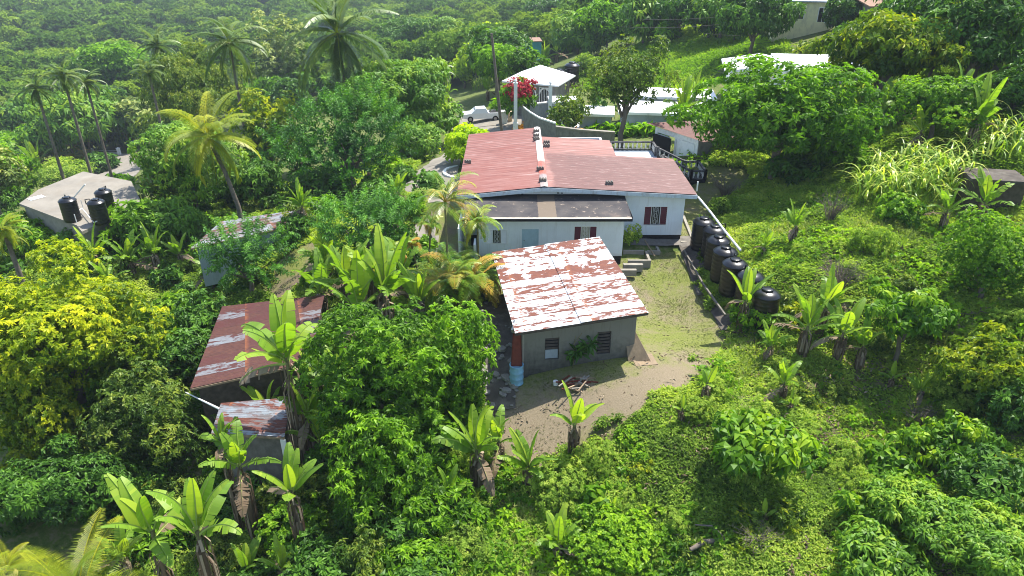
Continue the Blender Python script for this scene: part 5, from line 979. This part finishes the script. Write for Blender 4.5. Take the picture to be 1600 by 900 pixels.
Bs(950,850,150,95,'vine','mound of leafy vines at the bottom centre'); Bs(870,765,110,95,'weedbush','feathery weed bush below the tall yellow banana'); Bs(925,720,70,70,'weedbush','weed bush at the stem of the tall yellow banana'); Bs(720,850,90,60,'weedbush','weed bush right of the dark shaded tree'); Bs(650,885,110,50,'broad','low leafy bush on the bottom edge left of centre'); Bs(1090,640,60,50,'weedbush','weed bush at the lawn corner below'); Bs(880,840,60,50,'vine','small vine mound with a banana leaf above')
Bs(1360,380,70,60,'weedbush','weed bush under the cane clump'); Bs(1400,330,70,60,'vine','vine heap in front of the cane clump'); Bs(1180,500,70,60,'vine','creeper round the foot of the lawn edge banana'); Bs(1350,250,50,40,'bright','small bright bush left of the cane'); Bs(1400,720,90,50,'cocoa','big-leaved bush on the lower right slope'); Bs(1500,620,90,50,'weedbush','twiggy bush on the right slope'); Bs(1100,190,40,20,'bright','green bush by the white-roofed block')
Bs(1180,225,50,30,'dark','shaded bush under the very large bright tree'); Bs(1240,260,90,30,'dark','dark undergrowth below the very large bright tree'); Bs(330,590,40,45,'yellow','yellow-green shrub poking over the long shed front edge',k=1.2); Bs(398,568,50,32,'yellow','yellow-green sprig lying over the long shed roof',k=2.2)
Bs(185,285,44,26,'bright','green shrub on the pale yard behind the flat roof'); Bs(95,275,100,34,'weedbush','grassy shrub bank above the flat roof'); Bs(160,255,50,20,'dark','clipped shrub below the distant gateway'); Bs(300,640,70,50,'dark','shaded undergrowth left of the smallest shed')
cane(1430,262,175,100,'tall clump of sugar cane with arching pale leaves on the right slope',1,520,k=.5); cane(1560,210,120,60,'dark cane-like grass behind the cistern',3,160,k=.5,name='tall_grass'); cane(760,125,50,30,'tuft of tall cane behind the leaning pole',5,220,k=.5,ln=2.4)
twigs(1298,335,60,70,'leafless grey shrub on the open slope',1); twigs(1315,430,90,60,'tangle of dry grey twigs on the slope',2,70); twigs(1135,290,70,40,'heap of dry brown brush beyond the lawn strip',3,70); twigs(1440,650,70,40,'dry twigs on the right slope near the bananas',4,50); twigs(1180,838,90,26,'grey fallen banana trunk and dry leaves on the lower slope',5,40,k=.3)
p=hit(1150,850); b=MB(); b.tube([(-1.5,-.3,.08),(-1.,-.05,.16),(-.3,.05,.12),(.3,.22,.2),(.9,.3,.2),(1.4,.55,.33)],[.06,.09,.075,.09,.07,.05],8); b.tube([(-.3,.05,.12),(-.7,.4,.35),(-1.2,.5,.3)],[.05,.035,.02],6); b.tube([(.3,.2,.2),(.1,-.2,.1),(-.6,-.5,.05)],[.05,.03,.015],6); tag(b.build('fallen_trunk',M['bark'],None,p),'fallen grey trunk lying on the lower slope','log')
rgw=random.Random(21); n_=0
while n_<85:
    u=rgw.uniform(880,1600); v=rgw.uniform(330,890)
    q=hit(u,v)
    if any(inpoly(np.array([q.x]),np.array([q.y]),z)[0] for z in(LAWN,LAWN2,DIRT)) or (u<1230 and v<560): continue
    kd=rgw.choice(['weedbush','weedbush','weedbush','yg','olive','vine','cocoa']); Rr=rgw.uniform(.25,.7); nm={'weedbush':'wispy green','yg':'yellow-green','olive':'greyish twiggy','vine':'creeping leafy','cocoa':'broad-leaved'}[kd]
    bush(0,0,0,0,kd,f'{nm} weed clump on the slope right of the yard',pos=(Vector((q.x,q.y,q.z+Rr*.25)),Rr,Rr*rgw.uniform(.55,1.)),name='weed_clump',cat='weed',group=f'{nm} weed clumps on the right slope'); n_+=1
# banana plants
BN=[(898,662,125,3,1.1,'tall yellow-green banana plant at the foot of the yard'),(1166,468,104,1,1.2,'large banana plant at the lawn edge in front of the tanks'),(745,705,150,0,1.,'banana plant at the lower right of the big central tree'),
(238,832,190,2,.9,'left banana plant of the pair near the bottom left palm'),(308,832,200,0,.9,'right banana plant of the pair near the bottom left palm, with tall upright leaves'),(375,728,140,1,1.,'banana plant in front of the smallest shed'),(455,768,140,1,1.,'banana plant under the dark tree with broad pale leaves'),
(448,560,190,0,1.1,'tallest banana plant standing over the long shed roof'),(826,730,125,2,.8,'banana plant below the gravelly yard corner'),(872,852,110,3,.6,'banana plant with one tall leaf near the bottom centre'),(955,792,56,5,.5,'little banana sucker in the weeds at bottom centre'),
(1262,512,120,0,1.,'banana plant with dark straight leaves on the right slope'),(1318,520,110,1,1.,'banana plant right of the dark straight-leaved one'),(1243,352,66,2,1.1,'lone small banana on the open upper slope'),(1195,385,50,4,.8,'banana with an orange dead leaf behind the tanks'),(1540,318,95,3,.8,'banana plant with one upright leaf in front of the dark cistern'),
(1205,540,66,2,.8,'banana plant below the last black tank'),(1105,600,84,5,1.,'young banana at the lawn edge with a thin upright leaf'),(1066,640,66,5,.8,'short yellow-tipped banana at the yard edge'),(1226,600,84,3,.7,'young banana plant on the right slope above the cocoa tree'),(1236,630,60,5,.5,'banana sucker beside the cocoa tree'),(1196,805,66,5,.6,'banana sucker at the end of the fallen trunk'),
(1395,590,60,5,.6,'young banana among shaded weeds on the right slope'),(1440,610,60,4,.6,'banana with broken leaves in shaded weeds'),(1410,385,36,5,.6,'tiny banana on the upper right slope'),(1420,660,50,5,.6,'banana sucker in the lower right weeds'),(1535,535,70,5,.8,'single broad banana leaf above the right edge shrubs'),
(600,455,170,0,1.,'banana plant with big dark leaves in front of the areca clump'),(628,425,120,1,1.2,'upright banana plant beside the areca clump'),(510,410,110,2,1.,'banana plant left of the feathery plume tree'),(560,480,150,4,.9,'banana plant behind the top of the big central tree'),(500,455,120,2,.9,'banana plant above the long shed right corner'),(655,470,110,0,.8,'banana plant between the two glossy trees'),
(472,322,70,2,1.1,'dark banana plant right of the grey shed'),(575,265,70,3,.9,'banana plant in the dark gap below the tiered feathery tree'),(600,250,60,0,.9,'second banana plant in the gap near the driveway'),(145,398,80,0,.8,'banana plant behind the large yellow tree'),(200,405,84,2,.8,'banana plant right of the one behind the yellow tree'),(240,395,80,4,.9,'banana plant in the thicket left of the grey shed'),(280,395,60,1,.9,'banana plant close to the left end of the grey shed'),
(385,892,100,3,.6,'banana plant on the bottom edge left of the dark tree'),(440,890,90,1,.6,'second banana plant on the bottom edge left of the dark tree'),(492,590,110,2,1.,'banana plant wedged between long shed and big central tree'),(480,650,110,0,.9,'banana plant right of the smallest shed'),(345,690,90,3,1.2,'banana plant left of the smallest shed front'),(400,700,80,1,1.,'pale banana plant below the smallest shed'),
(1068,172,90,2,1.1,'banana clump plant in front of the white slab roofs'),(1085,150,60,4,1.3,'taller banana plant behind the white slab roofs clump'),(1375,172,90,0,.9,'banana plant right of the very large bright tree'),(1345,160,70,2,1.,'banana plant near the long white roof'),(1410,165,80,1,.9,'banana plant with a lit broad leaf left of the vine tree'),(1310,120,60,4,1.1,'banana plant before the long white roof'),(1365,200,60,2,.7,'banana plant with pale dry leaves beside the vine tree'),(1530,185,110,0,1.,'big banana plant right of the vine tree'),(1575,120,70,1,1.,'banana plant below the dark upper right tree'),
(60,255,70,2,.8,'banana plant below the golden areca clumps'),(20,280,70,0,.8,'banana plant at the left edge above the dense green tree'),(850,92,50,0,.9,'banana plant behind the porch house roof'),(825,95,44,2,.9,'banana plant left of the porch house roof peak'),(800,98,44,4,.9,'banana plant behind the bougainvillea'),(762,140,40,2,.9,'banana plant beside the leaning pole'),(870,80,40,1,.9,'banana plant near the turquoise hut'),(700,145,40,2,.8,'banana plant left of the lime trees')]
YB={(375,728):17.6,(455,768):16.3,(345,690):18.2,(238,832):14.2,(308,832):14.0,(480,650):20.5,(448,560):20.6}
for (x,y,s,v,k_,tx) in BN: banana(x,y,s*.95,tx,v,k_,Y=YB.get((x,y)))
XB=[(530,600,100,6,'banana plant half buried left of the big central tree'),(500,690,110,7,'banana plant showing between lower central tree and smallest shed'),(420,640,90,8,'banana plant rising right beside the smallest shed roof'),(780,690,100,7,'banana plant low at the yard edge right of the narrower glossy tree'),(700,770,90,8,'banana plant with ragged leaves below the narrower glossy tree'),
(1290,480,100,6,'banana plant standing behind the dark straight-leaved pair'),(1350,540,84,7,'ragged banana plant in the middle of the right slope'),(1480,330,70,6,'banana plant at the left end of the dark cistern'),(1330,140,80,6,'banana plant whose fan touches the long white roof'),(1440,205,80,7,'banana plant at the foot of the vine tree'),(1500,150,90,8,'banana plant above the vine tree on the right'),(580,430,110,7,'ragged banana plant at the left of the areca clump'),(540,440,120,6,'full banana plant among the central grove'),(170,440,70,7,'banana plant just above the yellow tree crown'),(330,420,70,8,'banana plant at the left foot of the grey shed'),(190,870,110,7,'ragged banana plant left of the bottom pair'),(620,300,60,7,'banana plant beside the concrete driveway')]
for (x,y,s,v,tx) in XB: banana(x,y,s,tx,v,1.)
# background wood: individual trees standing behind the gardens
rg=random.Random(5); zones=[]; placed=[]
BADZ=[FIELD,hpoly([(630,300),(700,180),(800,170),(900,150),(1130,150),(1140,260),(1030,265),(720,300)]),hpoly([(100,330),(140,230),(230,230),(225,300)]),hpoly([(1110,140),(1120,95),(1340,95),(1340,140)]),hpoly([(1190,60),(1190,15),(1340,15),(1345,60)]),hpoly([(780,150),(780,100),(900,100),(900,150)])]
def okp(x,y,d):
    if any(inpoly(np.array([x]),np.array([y]),z)[0] for z in BADZ): return False
    if any((x-a)**2+(y-b)**2<d*d for a,b in placed): return False
    placed.append((x,y)); return True
kinds=['mango','dark','olive','broad','mango','bright','greyish','dark','olive']
names={'mango':'mid green','dark':'dark green','olive':'grey-green','broad':'fresh green','bright':'light green','greyish':'pale silvery'}
cnt=0
for _ in range(9000):
    if cnt>=215: break
    y=rg.uniform(48,150)**1.0; x=rg.uniform(-.80,.80)*y
    zz=H(x,y); u=800+F_*x/depth(x,y,zz); v=450-F_*((y*sP+(zz-HC)*cP)/depth(x,y,zz))
    if u<-60 or u>1660: continue
    if u>600 and y<84 and u<1400: continue
    if u>=1120 and y>98 and u<1360: continue
    if 850<u<1360 and 22<v<155: continue
    if 430<u<770 and 100<v<340: continue
    if 240<u<=430 and 200<v<340: continue
    if 20<u<=240 and 235<v<420: continue
    if u>1300 and y<46: continue
    d=3.6+y*.022
    if not okp(x,y,d): continue
    kd=rg.choice(kinds); Rr=rg.uniform(2.2,3.9); rz=Rr*rg.uniform(.7,1.05); hc=rg.uniform(3.2,6.5)
    if y>100: Rr*=1.15
    zone='upper left' if u<450 else 'upper middle' if u<1000 else 'upper right'
    tree(0,0,0,0,kd,f'{names[kd]} tree in the wood filling the {zone} background',pos=((x,y,zz+hc),Rr,rz),name='tree',group=f'{zone} woodland trees'); cnt+=1
# thickets: shrubs that cover the left half and the banks
cnt=0; pl=[]; GARD=[LAWN,LAWN2,CLEAR,CLEAR2,hpoly([(700,300),(1110,300),(1110,420),(700,420)]),hpoly([(740,440),(830,380),(1010,380),(1010,560),(760,660)]),hpoly([(100,380),(60,300),(140,230),(230,240),(230,340)])]+BADZ[1:]
for _ in range(6000):
    if cnt>=230: break
    y=rg.uniform(13,52); x=rg.uniform(-.85,.12)*y
    zz=H(x,y); dp=depth(x,y,zz); u=800+F_*x/dp; v=450-F_*((y*sP+(zz-HC)*cP)/dp)
    if u<-60 or u>740 or v>980: continue
    if 290<u<500 and 455<v<720: continue
    if 30<u<240 and 240<v<385: continue
    if any(inpoly(np.array([x]),np.array([y]),z)[0] for z in GARD): continue
    if any((x-a)**2+(y-b)**2<1.5 for a,b in pl): continue
    pl.append((x,y)); kd=rg.choice(['dark','weedbush','broad','dark','olive','vine']); Rr=rg.uniform(.6,1.25)
    nmk={'dark':'dark green','weedbush':'wispy','broad':'leafy green','olive':'grey-green','vine':'creeper-covered'}[kd]
    bush(0,0,0,0,kd,f'{nmk} shrub in the undergrowth on the left half of the hillside',pos=(Vector((x,y,zz+Rr*.3)),Rr,Rr*rg.uniform(.6,.9)),name='shrub',cat='shrub',group=f'{nmk} undergrowth shrubs on the left'); cnt+=1
# ------------------------------------------------------------------ ground cover on the slopes (nobody could count it)
rs=np.random.RandomState(9); N=500000
yy=rs.uniform(0,1,N*2)**.75*50+11.5; xx=rs.uniform(-.8,1.15,N*2)*yy
jx=xx+(vnoise(xx,yy,.9,51)-.5)*1.6+(vnoise(xx,yy,.3,52)-.5)*.6; jy=yy+(vnoise(xx,yy,.9,53)-.5)*1.6+(vnoise(xx,yy,.3,54)-.5)*.6
keep=~(inpoly(jx,jy,LAWN)|inpoly(xx,yy,CLEAR)|inpoly(xx,yy,CLEAR2)|inpoly(xx,yy,hpoly([(745,480),(830,380),(1010,380),(1040,600),(800,660),(760,660)]))|inpoly(xx,yy,LAWN2)|inpoly(xx,yy,hpoly([(630,300),(716,180),(1120,180),(1090,420),(740,420)])))
keep&=((xx>-.55*yy)|(rs.uniform(size=N*2)<.35))&((xx<.88*yy)|(rs.uniform(size=N*2)<.45))
keep&=vnoise(xx,yy,1.1,4)*.7+.5*vnoise(xx,yy,.4,6)+.5*vnoise(xx,yy,4.2,8)>rs.uniform(.3,1.,N*2)
xx=xx[keep][:N]; yy=yy[keep][:N]; zg=hgt(xx,yy)+(vnoise(xx,yy,2.2,1)-.5)*.25+(vnoise(xx,yy,.9,2)-.5)*.1
hh=(vnoise(xx,yy,1.1,4)**2*.3+vnoise(xx,yy,2.7,14)**3*.35+.03)*rs.uniform(.2,1.,len(xx))*(.7+yy*.012)
P=np.stack([xx,yy,zg+hh],-1); A=np.tile([0,0,1.],(len(P),1))+rs.normal(0,.4,(len(P),3)); m_=len(P)
sz=(.055+yy*.0018)
hue=np.clip(-.05+.75*vnoise(xx,yy,3.1,12)+.4*vnoise(xx,yy,.8,13)+rs.uniform(-.2,.2,m_),0,1)
V=[];F=[];tt=[];o=0
# flat-lying leaves catch the sun
for lo_,hi_ in((0,20),(20,28),(28,40),(40,80)):
    s_=(yy>=lo_)&(yy<hi_)
    if not s_.any(): continue
    ml=float(sz[s_].mean()); v,f,t=leaves_at(P[s_],A[s_],3,ml*1.6,ml*.8,rs,.12,(55,95),0,hue[s_],.2); V.append(v);F.append(f+o);tt.append(t);o+=len(v)
tag(link('ground_cover',np_mesh('ground_cover',np.concatenate(V),np.concatenate(F),L['weed'],np.concatenate(tt))),'mixed low weeds and creepers covering the slopes',kind='stuff')
L['lawn']=leafmat('lawn_blade',(.055,.08,.02),(.10,.125,.035),(.16,.165,.06),.2,.7,.15,None,True)
xs=[p[0] for p in LAWN]; ys=[p[1] for p in LAWN]; n=90000; x=rs.uniform(min(xs),max(xs),n); y=rs.uniform(min(ys),max(ys)+6,n); kp=(inpoly(x,y,LAWN)|inpoly(x,y,LAWN2))&(vnoise(x,y,1.5,20)>rs.uniform(.1,1.3,n))&(~inpoly(x,y,DIRT)|(vnoise(x,y,.8,61)>rs.uniform(.45,1.3,n))); x=x[kp];y=y[kp]
P=np.stack([x,y,hgt(x,y)+.005],-1); v,f,t=leaves_at(P,np.tile([0,0,1.],(len(P),1)),3,.055,.016,rs,.1,(20,75),0,np.clip(.1+.7*vnoise(x,y,1.5,20),0,1),.2)
tag(link('lawn_grass',np_mesh('lawn_grass',v,f,L['lawn'],t)),'short patchy lawn grass beside the bungalow',kind='stuff')
# litter of dead leaves
x=rs.uniform(3,26,9000); y=rs.uniform(12.5,34,9000); kp=(vnoise(x,y,2.,31)+.3*vnoise(x,y,.6,32)>.82)|(rs.uniform(size=9000)<.08); kp&=(~inpoly(x,y,LAWN))|(rs.uniform(size=9000)<.12); x=x[kp];y=y[kp]
P=np.stack([x,y,hgt(x,y)+.14],-1); v,f,t=leaves_at(P,np.tile([0,0,1.],(len(P),1)),2,.2,.07,rs,.1,(50,100),0,rs.uniform(0,1,len(P)),.2)
tag(link('leaf_litter',np_mesh('leaf_litter',v,f,L['brown'],t)),'dry grey-brown fallen leaves among the weeds',kind='stuff')
# taller blades standing in patches among the weeds
n=90000; y=rs.uniform(12,52,n); x=rs.uniform(.0,.86,n)*y; kp=(vnoise(x,y,3.4,71)*.8+.4*vnoise(x,y,.9,72)>rs.uniform(.62,1.15,n))&~inpoly(x,y,LAWN)&~inpoly(x,y,LAWN2)&~((x<10.5)&(y>26)); x=x[kp];y=y[kp]
P=np.stack([x,y,hgt(x,y)+.02],-1); V_=[];F_2=[];t_=[];o=0
for a_,c_ in((0,22),(22,34),(34,60)):
    s_=(y>=a_)&(y<c_); v,f,t=leaves_at(P[s_],np.tile([.15,-.1,1.],(int(s_.sum()),1)),4,.42,.02+.0009*c_,rs,.25,(5,38),0,np.clip(.1+.8*vnoise(x[s_],y[s_],2.3,73),0,1),.3); V_.append(v);F_2.append(f+o);t_.append(t);o+=len(v)
tag(link('tall_grass',np_mesh('tall_grass',np.concatenate(V_),np.concatenate(F_2),L['tallg'],np.concatenate(t_))),'patches of taller light grass on the right slope',kind='stuff')
# broad-leaved weeds
n=26000; y=rs.uniform(12,48,n); x=rs.uniform(-.1,.86,n)*y; kp=(vnoise(x,y,2.6,81)>rs.uniform(.45,1.1,n))&~inpoly(x,y,LAWN)&~inpoly(x,y,LAWN2)&~((x<10.5)&(y>24)); x=x[kp];y=y[kp]; P=np.stack([x,y,hgt(x,y)+rs.uniform(.1,.45,len(x))],-1)
v,f,t=leaves_at(P,np.tile([0,0,1.],(len(P),1))+rs.normal(0,.3,(len(P),3)),5,.22,.13,rs,.4,(45,100),0,np.clip(.1+.8*vnoise(x,y,1.3,83),0,1),.3); tag(link('broad_weeds',np_mesh('broad_weeds',v,f,LM['vine'],t)),'broad-leaved creepers scattered through the weeds',kind='stuff')
# crumbs of litter on the bare yard
n=2600; px_=rs.uniform(760,1100,n); py_=rs.uniform(585,725,n); Q=np.array([(hit(a,c)) for a,c in zip(px_[:260],py_[:260])]); kp=inpoly(Q[:,0],Q[:,1],DIRT); Q=Q[kp]; Q[:,2]+=.012
v,f,t=leaves_at(Q,np.tile([0,0,1.],(len(Q),1)),2,.13,.05,rs,0,(80,95),0,rs.uniform(0,1,len(Q)),.1); tag(link('yard_litter',np_mesh('yard_litter',v,f,L['brown'],t)),'dry leaves strewn over the bare yard',kind='stuff')
# field grass
n=60000; x=rs.uniform(-10,60,n); y=rs.uniform(75,135,n); kp=inpoly(x,y,FIELD); x=x[kp];y=y[kp]; P=np.stack([x,y,hgt(x,y)+.05],-1)
v,f,t=leaves_at(P,np.tile([0,0,1.],(len(P),1)),3,.5,.16,rs,.2,(20,60),0,np.clip(.2+.6*vnoise(x,y,7,40),0,1),.2); tag(link('field_grass',np_mesh('field_grass',v,f,L['fieldg'],t)),'bright tall grass of the sloping field',kind='stuff')
# far wood on the valley floor and hills: one mass
Vs=[];Fs=[];ts=[];o=0; rs=np.random.RandomState(77); protos=[]
for s in range(4): V,F,t,C,r=crown(1.,.78,.17,.13,4,1.05,11,100+s,0,.2,(55,100),-.05,lobe=(.3,.5)); protos.append((V,F,t))
farp=[]
yy=150.
while yy<700:
    st=6.2+(yy-150)*.012; n=int(yy*1.6/st)
    for i in range(n): farp.append((-yy*.82+i*st+rs.uniform(-2.5,2.5),yy+rs.uniform(-2.5,2.5)))
    yy+=st*.95*(1 if yy<300 else 1.25)
fx=np.array(farp); fz=hgt(fx[:,0],fx[:,1])+np.where(np.hypot(fx[:,0],fx[:,1])>500,(vnoise(fx[:,0],fx[:,1],260,7)-.4)*60*np.clip((np.hypot(fx[:,0],fx[:,1])-500)/500,0,1),0)
for (x,y),z in zip(fx,fz):
    dp=depth(x,y,z+9); v_=450-F_*((y*sP+(z+9-HC)*cP)/dp)
    if v_<-80: continue
    V,F,t=protos[rs.randint(4)]; R0=rs.choice([2.6,3.6,4.4,5.2,6.8])*rs.uniform(.85,1.15)*(1+(y-150)*.0008); a=rs.uniform(0,6.28); c,s=math.cos(a),math.sin(a)
    if y>270: sel=rs.rand(len(F))<.42; 
    else: sel=np.ones(len(F),bool)
    Fq=F[sel]; Vq=V[Fq.ravel()].reshape(-1,4,3); Vq=Vq if y<=270 else (Vq-Vq.mean(1,keepdims=True))*1.45+Vq.mean(1,keepdims=True)
    Vq=Vq.reshape(-1,3); W=np.stack([(Vq[:,0]*c-Vq[:,1]*s)*R0+x,(Vq[:,0]*s+Vq[:,1]*c)*R0+y,Vq[:,2]*R0*rs.uniform(.8,1.15)+z+rs.uniform(3.5,7)],-1)
    Vs.append(W); Fs.append(np.arange(len(W)).reshape(-1,4)+o); ts.append(t[sel]*.55+rs.choice([-.2,0,.12,.25,.55])); o+=len(W)
L['far']=leafmat('leaf_far_wood',(.022,.06,.014),(.045,.105,.02),(.09,.16,.028),.25,.8,.08)
tag(link('far_forest',np_mesh('far_forest',np.concatenate(Vs),np.concatenate(Fs),L['far'],np.concatenate(ts))),'continuous wooded valley and hills in the far distance',kind='stuff')
print('FACES protos',_count[0],'far',o//4)
# ------------------------------------------------------------------ air
HAZE=.0003
hz=MB(); hz.box(-2900,2900,-900,3500,-120,260); m=bpy.data.materials.new('haze_air'); m.use_nodes=True; nt=m.node_tree; nt.nodes.clear(); out=nt.nodes.new('ShaderNodeOutputMaterial')
pv=nt.nodes.new('ShaderNodeVolumePrincipled'); pv.inputs['Color'].default_value=(.75,.85,1,1); pv.inputs['Density'].default_value=HAZE; nt.links.new(pv.outputs[0],out.inputs['Volume'])
tag(hz.build('haze',m),'thin bluish haze in the air over the valley',kind='stuff')
